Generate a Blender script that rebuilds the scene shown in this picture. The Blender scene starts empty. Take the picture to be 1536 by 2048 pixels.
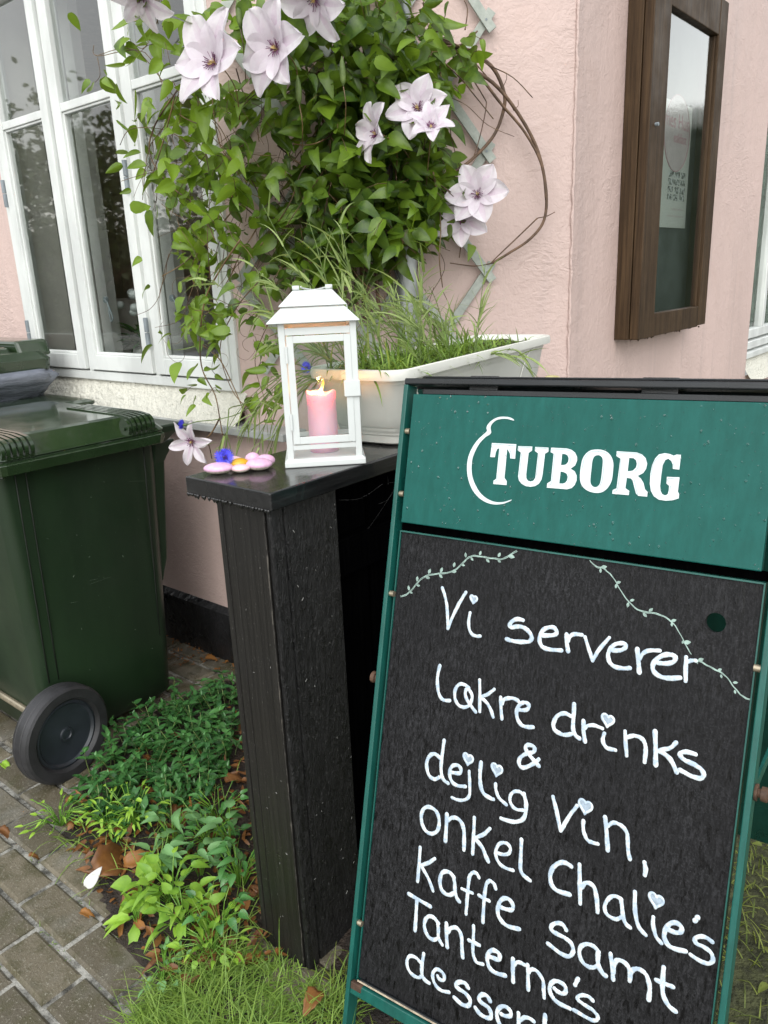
import bpy, bmesh, math, random
from mathutils import Vector, Matrix
V = Vector
SC = bpy.context.scene
random.seed(7)
R = random.uniform
# ---------------------------------------------------------------- camera
CR = [(0.7736886, 0.6322169, -0.0413254), (0.1522554, -0.2488482, -0.9565003), (-0.6149994, 0.7337413, -0.2887894)]
FOC, CH = 1556.290, 1.4            # focal length in pixels of the 1536x2048 frame, eye height
cam = bpy.data.cameras.new('camera'); CAM = bpy.data.objects.new('camera', cam)
SC.collection.objects.link(CAM); SC.camera = CAM
cam.sensor_fit = 'VERTICAL'; cam.sensor_height = 36; cam.lens = FOC / 2048 * 36
cam.clip_start = .05; cam.clip_end = 500
_r, _d, _f = (V(x) for x in CR)
CAM.matrix_world = Matrix.Translation((0, 0, CH)) @ Matrix((_r, -_d, -_f)).transposed().to_4x4()
# ---------------------------------------------------------------- world, sun, exposure
W = bpy.data.worlds.new('World'); SC.world = W; W.use_nodes = True
wn = W.node_tree; bg = wn.nodes['Background']
SUN_EL, SUN_AZ = math.radians(46), math.radians(-60)     # azimuth of the sun in the x-y plane
sky = wn.nodes.new('ShaderNodeTexSky'); sky.sky_type = 'NISHITA'; sky.sun_disc = False
sky.sun_elevation = SUN_EL; sky.sun_rotation = math.pi / 2 - SUN_AZ
sky.air_density = 2.0; sky.dust_density = 1; sky.ozone_density = 1
hs = wn.nodes.new('ShaderNodeHueSaturation'); hs.inputs['Saturation'].default_value = .18
wn.links.new(sky.outputs[0], hs.inputs['Color']); wn.links.new(hs.outputs[0], bg.inputs[0])
bg.inputs[1].default_value = .15
sl = bpy.data.lights.new('overcast_sun', 'SUN'); sl.energy = .75; sl.angle = math.radians(60); sl.color = (1, .97, .93)
SUN = bpy.data.objects.new('overcast_sun', sl); SC.collection.objects.link(SUN)
SUN.rotation_euler = V((math.cos(SUN_EL) * math.cos(SUN_AZ), math.cos(SUN_EL) * math.sin(SUN_AZ), math.sin(SUN_EL))).to_track_quat('Z', 'Y').to_euler()
SC.view_settings.view_transform = 'Standard'; SC.view_settings.look = 'None'
SC.view_settings.exposure = 1.0; SC.view_settings.gamma = 1
SC.cycles.max_bounces = 8; SC.cycles.transparent_max_bounces = 16

# ---------------------------------------------------------------- where things stand (survey of the place, metres)
# x runs along the window wall towards the street corner, y along the notice-board wall, z up
def ray(u, v): return _r * ((u - 768) / FOC) + _d * ((v - 1024) / FOC) + _f
EYE = V((0, 0, CH))
def on_z(u, v, z=0): d = ray(u, v); return EYE + d * ((z - CH) / d.z)
def on_y(u, v, y): d = ray(u, v); return EYE + d * (y / d.y)
def on_x(u, v, x): d = ray(u, v); return EYE + d * (x / d.x)
WY = 1.70                                   # window wall plane
PB, NB, TB = V((-1.95, WY, 0)), V((1, -1, 0)).normalized(), V((1, 1, 0)).normalized()   # chamfered corner wall
XC = -1.209                                 # notice-board wall plane
def wb(t, z, off=0): return PB + TB * t + NB * off + V((0, 0, z))
def on_b(u, v, off=0):
    d = ray(u, v); p = PB + NB * off
    return EYE + d * ((NB.dot(p - EYE)) / NB.dot(d))
U = V((0.9969571, 0.0726061, 0.0283724)); VV = V((0.0471600, -0.2719663, -0.9611505)); N = V((0.0620690, -0.9595638, 0.2745628)); P0 = V((-0.8281383, 1.0356212, 0.9614635))     # sandwich board: right, down, towards the reader
def sb(u, v, o=0): return P0 + U * u + VV * v + N * o

# ---------------------------------------------------------------- mesh helpers
ORG = {}
class MB:
    def __init__(s): s.v, s.f, s.c = [], [], []
    def add(s, vs, fs, c=0.):
        n = len(s.v); s.v += [V(p) for p in vs]; s.f += [tuple(i + n for i in f) for f in fs]
        s.c += [c] * len(fs)
    def hexa(s, p, c=0.):       # 8 corners: bottom 4 ccw then top 4
        s.add(p, [(3, 2, 1, 0), (4, 5, 6, 7), (0, 1, 5, 4), (1, 2, 6, 5), (2, 3, 7, 6), (3, 0, 4, 7)], c)
    def box(s, a, b, c=0.):
        x0, y0, z0 = a; x1, y1, z1 = b
        s.hexa([(x0, y0, z0), (x1, y0, z0), (x1, y1, z0), (x0, y1, z0), (x0, y0, z1), (x1, y0, z1), (x1, y1, z1), (x0, y1, z1)], c)
    def obox(s, o, ax, ay, az, a, b, c=0.):   # box in a local frame
        q = lambda x, y, z: o + ax * x + ay * y + az * z
        x0, y0, z0 = a; x1, y1, z1 = b
        s.hexa([q(x0, y0, z0), q(x1, y0, z0), q(x1, y1, z0), q(x0, y1, z0), q(x0, y0, z1), q(x1, y0, z1), q(x1, y1, z1), q(x0, y1, z1)], c)
    def loft(s, rings, cap0=True, cap1=True, c=0.):
        n = len(rings[0]); vs = [p for r in rings for p in r]; fs = []
        for k in range(len(rings) - 1):
            for i in range(n):
                j = (i + 1) % n; fs.append((k * n + i, k * n + j, (k + 1) * n + j, (k + 1) * n + i))
        if cap0: fs.append(tuple(range(n - 1, -1, -1)))
        if cap1: fs.append(tuple((len(rings) - 1) * n + i for i in range(n)))
        s.add(vs, fs, c)
    def tube(s, pts, r, seg=6, c=0., flat=1., up=None):
        pts = [V(p) for p in pts]; m = len(pts)
        rs = r if isinstance(r, (list, tuple)) else [r] * m
        rings = []; pn = None
        for i, p in enumerate(pts):
            t = (pts[min(i + 1, m - 1)] - pts[max(i - 1, 0)])
            if t.length < 1e-9: t = V((0, 0, 1))
            t.normalize()
            if up is not None: a = up - t * up.dot(t)
            elif pn is None: a = V((0, 0, 1)) - t * t.z if abs(t.z) < .9 else V((1, 0, 0)) - t * t.x
            else: a = pn - t * pn.dot(t)
            if a.length < 1e-6: a = t.orthogonal()
            a.normalize(); pn = a; b = t.cross(a)
            rings.append([p + a * (rs[i] * flat * math.sin(2 * math.pi * k / seg)) + b * (rs[i] * math.cos(2 * math.pi * k / seg)) for k in range(seg)])
        s.loft(rings, c=c)
    def cyl(s, p, ax, r, h, seg=20, r2=None, c=0.):
        p, ax = V(p), V(ax).normalized(); a = ax.orthogonal().normalized(); b = ax.cross(a)
        r2 = r if r2 is None else r2
        ring = lambda q, rr: [q + a * (rr * math.cos(2 * math.pi * k / seg)) + b * (rr * math.sin(2 * math.pi * k / seg)) for k in range(seg)]
        s.loft([ring(p, r), ring(p + ax * h, r2)], c=c)
    def lathe(s, p, ax, prof, seg=28, c=0., cap=True):
        p, ax = V(p), V(ax).normalized(); a = ax.orthogonal().normalized(); b = ax.cross(a)
        s.loft([[p + ax * h + a * (r * math.cos(2 * math.pi * k / seg)) + b * (r * math.sin(2 * math.pi * k / seg)) for k in range(seg)] for r, h in prof], cap, cap, c)
    def ball(s, p, rx, ry, rz, seg=12, rg=8, c=0., ax=None, wob=0.):
        p = V(p); X, Y, Z = ax or (V((1, 0, 0)), V((0, 1, 0)), V((0, 0, 1)))
        rings = []
        for i in range(rg + 1):
            th = math.pi * (i + .02) / (rg + .04); k = math.sin(th); z = -math.cos(th)
            rings.append([p + X * (rx * k * math.cos(2 * math.pi * j / seg)) * (1 + wob * math.sin(2 * 2 * math.pi * j / seg + 1)) + Y * (ry * k * math.sin(2 * math.pi * j / seg)) + Z * (rz * z) for j in range(seg)])
        s.loft(rings, c=c)
    def poly(s, pts, th, nrm, c=0.):      # flat outline with thickness along nrm
        n = len(pts); nrm = V(nrm)
        s.add([V(p) for p in pts] + [V(p) + nrm * th for p in pts], [tuple(range(n - 1, -1, -1)), tuple(range(n, 2 * n))] + [(i, (i + 1) % n, (i + 1) % n + n, i + n) for i in range(n)], c)
    def sheet(s, grid, c=0.):
        h, w = len(grid), len(grid[0])
        s.add([p for r in grid for p in r], [(i * w + j, i * w + j + 1, (i + 1) * w + j + 1, (i + 1) * w + j) for i in range(h - 1) for j in range(w - 1)], c)
    def leaf(s, p, tip, nrm, L, Wd, c=0., fold=.25, curl=.3, nx=7, shape=None, serr=0.):
        tip = V(tip).normalized(); nrm = V(nrm); nrm = (nrm - tip * nrm.dot(tip))
        if nrm.length < 1e-5: nrm = tip.orthogonal()
        nrm.normalize(); side = tip.cross(nrm); p = V(p)
        shape = shape or (lambda t: max(0, math.sin(math.pi * (min(1, t * .97 + .03)) ** .66)) ** .75 * (1 - .22 * t))
        g = []
        for i in range(nx + 1):
            t = i / nx; w = Wd * .5 * max(.02, shape(t)); bend = curl * L * t * t
            if serr and i % 2: w *= 1 - serr
            q = p + tip * (L * t * (1 - .15 * abs(curl) * t)) - nrm * bend
            g.append([q - side * w + nrm * (w * fold), q - side * (w * .5) + nrm * (w * fold * .35), q, q + side * (w * .5) + nrm * (w * fold * .35), q + side * w + nrm * (w * fold)])
        base = len(s.f); s.sheet(g, c)
        for i in range(nx):
            for j in (1, 2): s.c[base + i * 4 + j] = min(1, c + .10)
    def blade(s, p, d, side, L, w, droop, n=6, c=0.):
        p, d = V(p), V(d).normalized(); side = V(side).normalized(); g = []; q = p.copy(); dd = d.copy()
        for i in range(n + 1):
            t = i / n; ww = w * .5 * (1 - t ** 2.2) + .0002
            g.append([q - side * ww, q + side * ww])
            dd = (dd + V((0, 0, -1)) * (droop / n)).normalized(); q = q + dd * (L / n)
        s.sheet(g, c)
    def build(s, name, mat, parent=None, smooth=False, bevel=0., bseg=2, sub=0, auto=None):
        o0 = ORG.get(parent, V((0, 0, 0))) if parent else V((0, 0, 0))
        me = bpy.data.meshes.new(name); me.from_pydata([tuple(p - o0) for p in s.v], [], s.f); me.update()
        if any(s.c):
            at = me.attributes.new('tone', 'FLOAT', 'FACE'); at.data.foreach_set('value', s.c)
        o = bpy.data.objects.new(name, me); SC.collection.objects.link(o)
        me.materials.append(mat)
        if smooth or auto:
            me.polygons.foreach_set('use_smooth', [True] * len(me.polygons))
        if parent: o.parent = parent; ORG[o] = o0
        else: ORG[o] = V((0, 0, 0))
        if bevel:
            m = o.modifiers.new('bevel', 'BEVEL'); m.width = bevel; m.segments = bseg; m.limit_method = 'ANGLE'; m.angle_limit = math.radians(35)
        if sub:
            m = o.modifiers.new('subsurf', 'SUBSURF'); m.levels = m.render_levels = sub
        if auto:
            me.set_sharp_from_angle(angle=math.radians(auto))
        return o
def thing(name, label, cat, loc=(0, 0, 0), group=None):
    o = bpy.data.objects.new(name, None); SC.collection.objects.link(o); o.location = loc; o.empty_display_size = .05
    ORG[o] = V(loc); tag(o, label, cat, group); return o
def tag(o, label, cat, group=None, kind=None):
    if label: o['label'] = label
    if cat: o['category'] = cat
    if group: o['group'] = group
    if kind: o['kind'] = kind
    return o
def kind(o, k): o['kind'] = k; return o
def smooth_pts(pts, n=6, closed=False):     # Catmull-Rom
    pts = [V(p) for p in pts]
    if len(pts) < 3 and not closed: return pts
    out = []; m = len(pts)
    for i in range(m if closed else m - 1):
        if closed: a, b, c, d = pts[i - 1], pts[i], pts[(i + 1) % m], pts[(i + 2) % m]
        else: a, b, c, d = pts[max(i - 1, 0)], pts[i], pts[i + 1], pts[min(i + 2, m - 1)]
        for k in range(n):
            t = k / n
            out.append(.5 * ((2 * b) + (c - a) * t + (2 * a - 5 * b + 4 * c - d) * t * t + (3 * b - a - 3 * c + d) * t ** 3))
    if not closed: out.append(pts[-1])
    return out
def rrect(w, h, r, n=5):
    out = []
    for cx, cy, a0 in ((w / 2 - r, h / 2 - r, 0), (-w / 2 + r, h / 2 - r, 90), (-w / 2 + r, -h / 2 + r, 180), (w / 2 - r, -h / 2 + r, 270)):
        for k in range(n + 1):
            a = math.radians(a0 + 90 * k / n); out.append((cx + r * math.cos(a), cy + r * math.sin(a)))
    return out

# ---------------------------------------------------------------- materials
def nodes(name):
    m = bpy.data.materials.new(name); m.use_nodes = True; nt = m.node_tree
    return m, nt, nt.nodes['Principled BSDF'], nt.nodes.new, nt.links.new
def noise(nt, vec, scale, detail=4, rough=.6, dist=0.):
    n = nt.nodes.new('ShaderNodeTexNoise'); n.inputs['Scale'].default_value = scale; n.inputs['Detail'].default_value = detail
    n.inputs['Roughness'].default_value = rough; n.inputs['Distortion'].default_value = dist
    nt.links.new(vec, n.inputs['Vector']); return n.outputs['Fac']
def coords(nt, sc=(1, 1, 1)):
    t = nt.nodes.new('ShaderNodeTexCoord'); mp = nt.nodes.new('ShaderNodeMapping'); mp.inputs['Scale'].default_value = sc
    nt.links.new(t.outputs['Object'], mp.inputs['Vector']); return mp.outputs['Vector']
def ramp(nt, fac, stops):
    r = nt.nodes.new('ShaderNodeValToRGB'); e = r.color_ramp.elements
    while len(e) < len(stops): e.new(.5)
    for el, (p, c) in zip(e, stops): el.position = p; el.color = (*c, 1) if len(c) == 3 else c
    nt.links.new(fac, r.inputs['Fac']); return r.outputs['Color']
def mixc(nt, fac, a, b, mode='MIX'):
    m = nt.nodes.new('ShaderNodeMix'); m.data_type = 'RGBA'; m.blend_type = mode
    for s, x in ((0, fac), (6, a), (7, b)):
        if hasattr(x, 'links'): nt.links.new(x, m.inputs[s])
        elif s == 0: m.inputs[0].default_value = x
        else: m.inputs[s].default_value = (*x, 1)
    return m.outputs[2]
def maprange(nt, fac, a, b, c, d):
    m = nt.nodes.new('ShaderNodeMapRange'); nt.links.new(fac, m.inputs[0])
    for i, x in enumerate((a, b, c, d)): m.inputs[i + 1].default_value = x
    return m.outputs[0]
def bump(nt, bs, h, strength=.5, dist=.002, prev=None):
    b = nt.nodes.new('ShaderNodeBump'); b.inputs['Strength'].default_value = strength; b.inputs['Distance'].default_value = dist
    nt.links.new(h, b.inputs['Height'])
    if prev: nt.links.new(prev, b.inputs['Normal'])
    nt.links.new(b.outputs[0], bs.inputs['Normal']); return b.outputs[0]
def mat(name, col, rough=.5, var=.15, scale=8, sc=(1, 1, 1), bmp=0, bscale=60, bdist=.002, spec=.5, metal=0, rvar=0, coat=0, col2=None, cover=(.4, .6)):
    m, nt, bs, nw, ln = nodes(name)
    vec = coords(nt, sc); nz = noise(nt, vec, scale, 5)
    lo = tuple(max(0, c * (1 - var)) for c in col); hi = tuple(min(1, c * (1 + var)) for c in (col2 or col))
    ln(ramp(nt, nz, [(cover[0], lo), (cover[1], hi)]), bs.inputs['Base Color'])
    bs.inputs['Roughness'].default_value = rough; bs.inputs['Metallic'].default_value = metal; bs.inputs['Specular IOR Level'].default_value = spec
    if rvar: ln(maprange(nt, noise(nt, vec, scale * 1.7, 3), .35, .65, max(.02, rough - rvar), min(1, rough + rvar)), bs.inputs['Roughness'])
    if coat: bs.inputs['Coat Weight'].default_value = coat; bs.inputs['Coat Roughness'].default_value = .06
    if bmp: bump(nt, bs, noise(nt, vec, bscale, 4), bmp, bdist)
    return m
def plaster(name, col, rough_scale=1.):
    m, nt, bs, nw, ln = nodes(name)
    v = coords(nt); vz = coords(nt, (1, 1, .35))
    a = noise(nt, vz, 1.6, 6, .6); b = noise(nt, v, 14, 6, .7, .8); c = noise(nt, v, 70, 4, .6, .6)
    base = ramp(nt, a, [(.3, tuple(x * .86 for x in col)), (.55, col), (.75, tuple(min(1, x * 1.07) for x in col))])
    base = mixc(nt, maprange(nt, b, .62, .75, 0, .35), base, tuple(x * .8 for x in col))
    st = noise(nt, coords(nt, (9, 9, .55)), 1.6, 4, .55, .3); pt = noise(nt, v, 3.2, 5, .65, .5)
    base = mixc(nt, maprange(nt, st, .56, .68, 0, .30), base, tuple(x * y for x, y in zip(col, (.74, .76, .78))))
    base = mixc(nt, maprange(nt, pt, .58, .72, 0, .28), base, tuple(x * y for x, y in zip(col, (.84, .80, .76))))
    ln(base, bs.inputs['Base Color']); ln(maprange(nt, a, .35, .65, .45, .75), bs.inputs['Roughness'])
    n1 = bump(nt, bs, b, .38 * rough_scale, .011); n2 = bump(nt, bs, c, .5 * rough_scale, .004, n1)
    tw = noise(nt, coords(nt, (1, 1, 2.2)), 17, 3, .55, 2.2); msk = maprange(nt, noise(nt, v, 2.6, 3), .48, .62, 0, 1)
    mm = nt.nodes.new('ShaderNodeMath'); mm.operation = 'MULTIPLY'; ln(tw, mm.inputs[0]); ln(msk, mm.inputs[1])
    n3 = bump(nt, bs, mm.outputs[0], .5 * rough_scale, .008, n2)
    bump(nt, bs, noise(nt, coords(nt, (1, 1, .3)), 30, 3, .5, 1.5), .3 * rough_scale, .004, n3)
    return m
def leafmat(name, dark, light, rough=.35, trans=.35, tint=(.30, .42, .03)):
    m, nt, bs, nw, ln = nodes(name)
    at = nt.nodes.new('ShaderNodeAttribute'); at.attribute_name = 'tone'
    nz = noise(nt, coords(nt), 40, 3)
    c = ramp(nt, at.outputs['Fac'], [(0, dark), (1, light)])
    c = mixc(nt, maprange(nt, nz, .3, .7, 0, .35), c, tuple(x * 1.35 for x in light))
    ln(c, bs.inputs['Base Color']); bs.inputs['Roughness'].default_value = rough; bs.inputs['Specular IOR Level'].default_value = .45
    tr = nt.nodes.new('ShaderNodeBsdfTranslucent'); ln(mixc(nt, .5, c, tint), tr.inputs['Color'])
    mx = nt.nodes.new('ShaderNodeMixShader'); mx.inputs[0].default_value = trans
    ln(bs.outputs[0], mx.inputs[1]); ln(tr.outputs[0], mx.inputs[2])
    ln(mx.outputs[0], nt.nodes['Material Output'].inputs['Surface'])
    bump(nt, bs, noise(nt, coords(nt), 160, 2), .25, .002)
    return m
def glass(name, tint=(1, 1, 1), refl=1.5, rough=.01, boost=1., drops=False):
    m, nt, bs, nw, ln = nodes(name); nt.nodes.remove(bs)
    tr = nt.nodes.new('ShaderNodeBsdfTransparent'); tr.inputs[0].default_value = (*tint, 1)
    gl = nt.nodes.new('ShaderNodeBsdfGlossy'); gl.inputs['Roughness'].default_value = rough
    fr = nt.nodes.new('ShaderNodeFresnel'); fr.inputs[0].default_value = refl
    mt = nt.nodes.new('ShaderNodeMath'); mt.operation = 'MULTIPLY'; mt.inputs[1].default_value = boost; mt.use_clamp = True
    ge = nt.nodes.new('ShaderNodeNewGeometry'); iv = nt.nodes.new('ShaderNodeMath'); iv.operation = 'SUBTRACT'; iv.inputs[0].default_value = 1; ln(ge.outputs['Backfacing'], iv.inputs[1])
    m0 = nt.nodes.new('ShaderNodeMath'); m0.operation = 'MULTIPLY'; ln(fr.outputs[0], m0.inputs[0]); ln(iv.outputs[0], m0.inputs[1]); ln(m0.outputs[0], mt.inputs[0])   # only the outer face of the thin pane mirrors
    mx = nt.nodes.new('ShaderNodeMixShader'); ln(mt.outputs[0], mx.inputs[0]); ln(tr.outputs[0], mx.inputs[1]); ln(gl.outputs[0], mx.inputs[2])
    ln(mx.outputs[0], nt.nodes['Material Output'].inputs['Surface'])
    if drops:
        b = nt.nodes.new('ShaderNodeBump'); b.inputs['Strength'].default_value = .10; b.inputs['Distance'].default_value = .002
        ln(noise(nt, coords(nt, (1, 1, .28)), 130, 3, .6), b.inputs['Height']); ln(b.outputs[0], gl.inputs['Normal'])
    return m
def emit(name, col, s):
    m, nt, bs, nw, ln = nodes(name); bs.inputs['Base Color'].default_value = (*col, 1)
    bs.inputs['Emission Color'].default_value = (*col, 1); bs.inputs['Emission Strength'].default_value = s; return m
def streaky(name, col, col2, rough=.4, sc=(40, 40, 2), scale=3, bmp=.6, bdist=.002, flecks=0., coat=0, rvar=.15, spec=.5, grain=0.):
    m, nt, bs, nw, ln = nodes(name)
    a = noise(nt, coords(nt, sc), scale, 6, .65); b = noise(nt, coords(nt), 5, 4)
    c = ramp(nt, a, [(.33, col), (.68, col2)])
    c = mixc(nt, maprange(nt, b, .35, .7, 0, .4), c, col)
    if flecks:
        f = noise(nt, coords(nt), 260, 2, .5)
        c = mixc(nt, maprange(nt, f, .7 - flecks, .74 - flecks, 0, .55), c, tuple(min(1, x * 5 + .05) for x in col2))
    if grain:
        c = mixc(nt, maprange(nt, noise(nt, coords(nt), 420, 2), .35, .7, 0, grain), c, tuple(min(1, x * 3 + .02) for x in col2))
    ln(c, bs.inputs['Base Color']); ln(maprange(nt, b, .3, .7, max(.03, rough - rvar), rough + rvar), bs.inputs['Roughness'])
    bs.inputs['Specular IOR Level'].default_value = spec
    if coat: bs.inputs['Coat Weight'].default_value = coat; bs.inputs['Coat Roughness'].default_value = .05
    bump(nt, bs, a, bmp, bdist); return m

M_PINK = plaster('pink_plaster', (.580, .440, .400))
M_RUBBLE = plaster('cream_roughcast', (.66, .645, .56), 1.6)
_nt = M_RUBBLE.node_tree; bump(_nt, _nt.nodes['Principled BSDF'], noise(_nt, coords(_nt), 62, 3, .55), 1.0, .016)
M_TAR = mat('black_tar', (.012, .012, .013), .35, .4, 6, bmp=.8, bscale=25, bdist=.01, rvar=.15)
M_WHITE = mat('white_window_paint', (.64, .66, .64), .45, .10, 6, sc=(1, 1, .4), bmp=.3, bscale=60, rvar=.1)
M_SLATE = mat('slate_sill', (.30, .31, .30), .45, .2, 7, bmp=.3, bscale=40)
M_PANE = glass('window_glass', (.94, .96, .95), 1.62, .022, 2.2)
M_CABGLASS = glass('notice_glass', (.88, .92, .90), 1.55, .02, 3.0, True)
M_LGLASS = glass('lantern_glass', (.93, .95, .94), 1.45, .01, .9)
M_IRON = mat('grey_hinge_iron', (.20, .23, .25), .45, .15, 20)
M_ROOM = mat('dim_room_wall', (.52, .45, .375), .8, .25, 3)
M_CURT = mat('grey_curtain', (.45, .44, .42), .8, .08, 4)
M_BROWN = streaky('brown_stained_wood', (.026, .0145, .0065), (.085, .052, .026), .55, (34, 34, 1.3), 2.5, .5, .0015, spec=.22)
M_BLACKW = streaky('black_tarred_wood', (.004, .004, .0045), (.018, .018, .018), .42, (30, 30, 6), 3.2, 1.0, .007, flecks=.035, spec=.4, grain=.25)
M_BLACKSM = streaky('black_planed_wood', (.007, .0065, .006), (.020, .019, .017), .42, (60, 60, .9), 2.6, .6, .0016, flecks=.02, spec=.35)
def rough_black():
    m, nt, bs, nw, ln = nodes('rough_tarred_plank')
    a = noise(nt, coords(nt, (34, 34, 7)), 3, 6, .7, .8); b = noise(nt, coords(nt, (1, 1, .45)), 95, 4, .7, 1.2); f = noise(nt, coords(nt, (1, 1, .6)), 170, 2, .5)
    c = ramp(nt, a, [(.35, (.0025, .0025, .003)), (.65, (.014, .014, .0145))])
    c = mixc(nt, maprange(nt, f, .66, .70, 0, .6), c, (.06, .06, .06)); ln(c, bs.inputs['Base Color'])
    ln(maprange(nt, b, .4, .65, .55, .22), bs.inputs['Roughness']); bs.inputs['Specular IOR Level'].default_value = .45
    n1 = bump(nt, bs, a, 1.0, .006); bump(nt, bs, b, .9, .004, n1); return m
M_ROUGHB = rough_black()
M_CAP = streaky('wet_black_cap', (.005, .005, .0055), (.020, .020, .020), .20, (34, 1.6, 34), 3, .6, .0018, coat=.35, rvar=.16, spec=.4)
M_GREEN = streaky('green_bin_plastic', (.0095, .020, .0095), (.017, .035, .016), .38, (3, 3, .6), 2, .05, .0008, rvar=.1, flecks=-.035)
M_GREENWET = streaky('wet_green_lid', (.015, .030, .012), (.022, .042, .018), .16, (3, 3, 3), 2, .10, .002, coat=.5, rvar=.11)
M_RUBBER = mat('black_rubber', (.022, .022, .024), .55, .35, 9, bmp=.3, bscale=90)
M_HUB = mat('grey_wheel_plastic', (.022, .027, .034), .38, .2, 9)
M_BAG = mat('grey_bin_bag', (.17, .185, .225), .26, .12, 8, sc=(1, 1, 4), bmp=.8, bscale=9, bdist=.02)
M_SIGNGREEN = streaky('painted_sign_green', (.0050, .074, .061), (.0085, .098, .083), .42, (26, 26, 1.2), 3, .12, .0008, rvar=.08, spec=.22)
M_RAIL = streaky('rail_green', (.005, .068, .055), (.010, .11, .09), .35, (20, 20, 1.5), 3, .15, .001)
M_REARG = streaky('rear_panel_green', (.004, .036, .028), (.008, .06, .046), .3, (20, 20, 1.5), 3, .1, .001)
M_SIGNBLK = streaky('black_sign_bar', (.004, .005, .0055), (.013, .015, .017), .3, (3, 30, 30), 3, .5, .002)
M_BOARD_OLD = None and streaky('chalkboard_wood', (.0025, .0025, .003), (.0145, .0145, .016), .6, (34, 34, 1.7), 3.4, 1.0, .0022, flecks=.0, grain=.30, rvar=.1, spec=.16)
def board_mat():
    m, nt, bs, nw, ln = nodes('wet_chalkboard'); v = coords(nt)
    a = noise(nt, coords(nt, (62, 62, 2.4)), 4.0, 4, .62); cr = noise(nt, coords(nt, (60, 60, 2.8)), 2.6, 3, .5, .3); sp = noise(nt, v, 330, 3, .7); bl = noise(nt, v, 6, 4)
    c = ramp(nt, a, [(.36, (.002, .002, .0024)), (.52, (.0085, .0085, .0095)), (.66, (.024, .024, .0265))])
    c = mixc(nt, maprange(nt, sp, .52, .72, 0, .55), c, (.055, .056, .060))
    c = mixc(nt, maprange(nt, bl, .40, .65, .55, 0), c, (.006, .006, .007))
    c = mixc(nt, maprange(nt, cr, .585, .64, 0, .85), c, (.0012, .0012, .0015))
    ln(c, bs.inputs['Base Color']); ln(maprange(nt, cr, .55, .66, .6, .28), bs.inputs['Roughness']); bs.inputs['Specular IOR Level'].default_value = .22
    n1 = bump(nt, bs, a, .8, .0015); bump(nt, bs, sp, .5, .0006, n1); return m
M_BOARD = board_mat()
M_PAINT = mat('white_paint_pen', (.86, .90, .92), .35, .0, 1, coat=.3)
M_CHALK = mat('pale_green_paint', (.26, .36, .32), .6, .25, 90)
M_LOGO = mat('white_vinyl', (.60, .665, .68), .35, .04, 60)
M_BOLT = mat('brass_bolt', (.42, .36, .26), .35, .15, 30, metal=.7)
M_RUST = mat('rusty_steel', (.085, .045, .026), .7, .4, 40, bmp=.4, bscale=90)
M_LANT = mat('white_enamel', (.575, .605, .595), .28, .03, 8)
M_PLANTER = mat('cream_plastic', (.66, .66, .61), .34, .05, 5)
M_SOIL = mat('dark_soil', (.026, .017, .011), .7, .5, 30, bmp=1, bscale=70, bdist=.02)
M_TRELL = streaky('grey_green_slat', (.28, .31, .275), (.42, .44, .40), .65, (14, 14, 14), 4, .3, .001)
M_ZINC = mat('zinc_pipe', (.33, .35, .35), .38, .12, 6, metal=.55, rvar=.1)
M_PAVER = None
M_PETAL = None
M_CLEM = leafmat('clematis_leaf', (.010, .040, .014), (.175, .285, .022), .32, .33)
M_VINEW = mat('vine_bark', (.115, .068, .040), .65, .35, 25, sc=(1, 1, 1), bmp=.5, bscale=80)
M_STEM = mat('red_brown_stem', (.085, .038, .022), .5, .4, 15, col2=(.12, .075, .03))
M_GSTEM = mat('green_stem', (.14, .20, .05), .5, .3, 15)
M_GRASS = leafmat('grass_blade', (.045, .130, .016), (.27, .40, .075), .5, .3, (.34, .42, .05))
M_LAWN = leafmat('lawn_blade', (.040, .075, .012), (.24, .28, .050), .55, .25, (.3, .35, .05))
M_CORN = leafmat('cornflower_leaf', (.085, .14, .035), (.33, .42, .15), .5, .3, (.35, .45, .08))
M_PERI = leafmat('periwinkle_leaf', (.011, .052, .017), (.075, .21, .055), .12, .12)
M_WEED = leafmat('weed_leaf', (.10, .26, .035), (.34, .56, .06), .4, .35, (.4, .55, .05))
M_MINT = leafmat('mint_leaf', (.05, .15, .05), (.19, .38, .14), .42, .25)
M_DRY = leafmat('dry_leaf', (.075, .028, .012), (.32, .14, .035), .45, .15, (.35, .12, .02))
M_INNERB = streaky('shaded_black_board', (.0008, .0008, .001), (.0022, .0022, .0024), .9, (45, 45, 2), 2.5, .5, .002, spec=.0)  # black wood darkened and matte, with the deep shade put into its colour
M_HEDGE = leafmat('hedge_leaf', (.005, .012, .004), (.020, .036, .010), .6, .1)
# ================================================================ ground
m, nt, bs, nw, ln = nodes('street_ground'); v = coords(nt)
ln(ramp(nt, noise(nt, v, 12, 6), [(.35, (.15, .145, .135)), (.65, (.21, .205, .19))]), bs.inputs['Base Color']); bs.inputs['Roughness'].default_value = .6
g = MB(); g.sheet([[(x, y, -.03) for x in (-150, -10, 10, 150)] for y in (-150, -10, 10, 150)]); kind(g.build('ground', m), 'structure')
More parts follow.
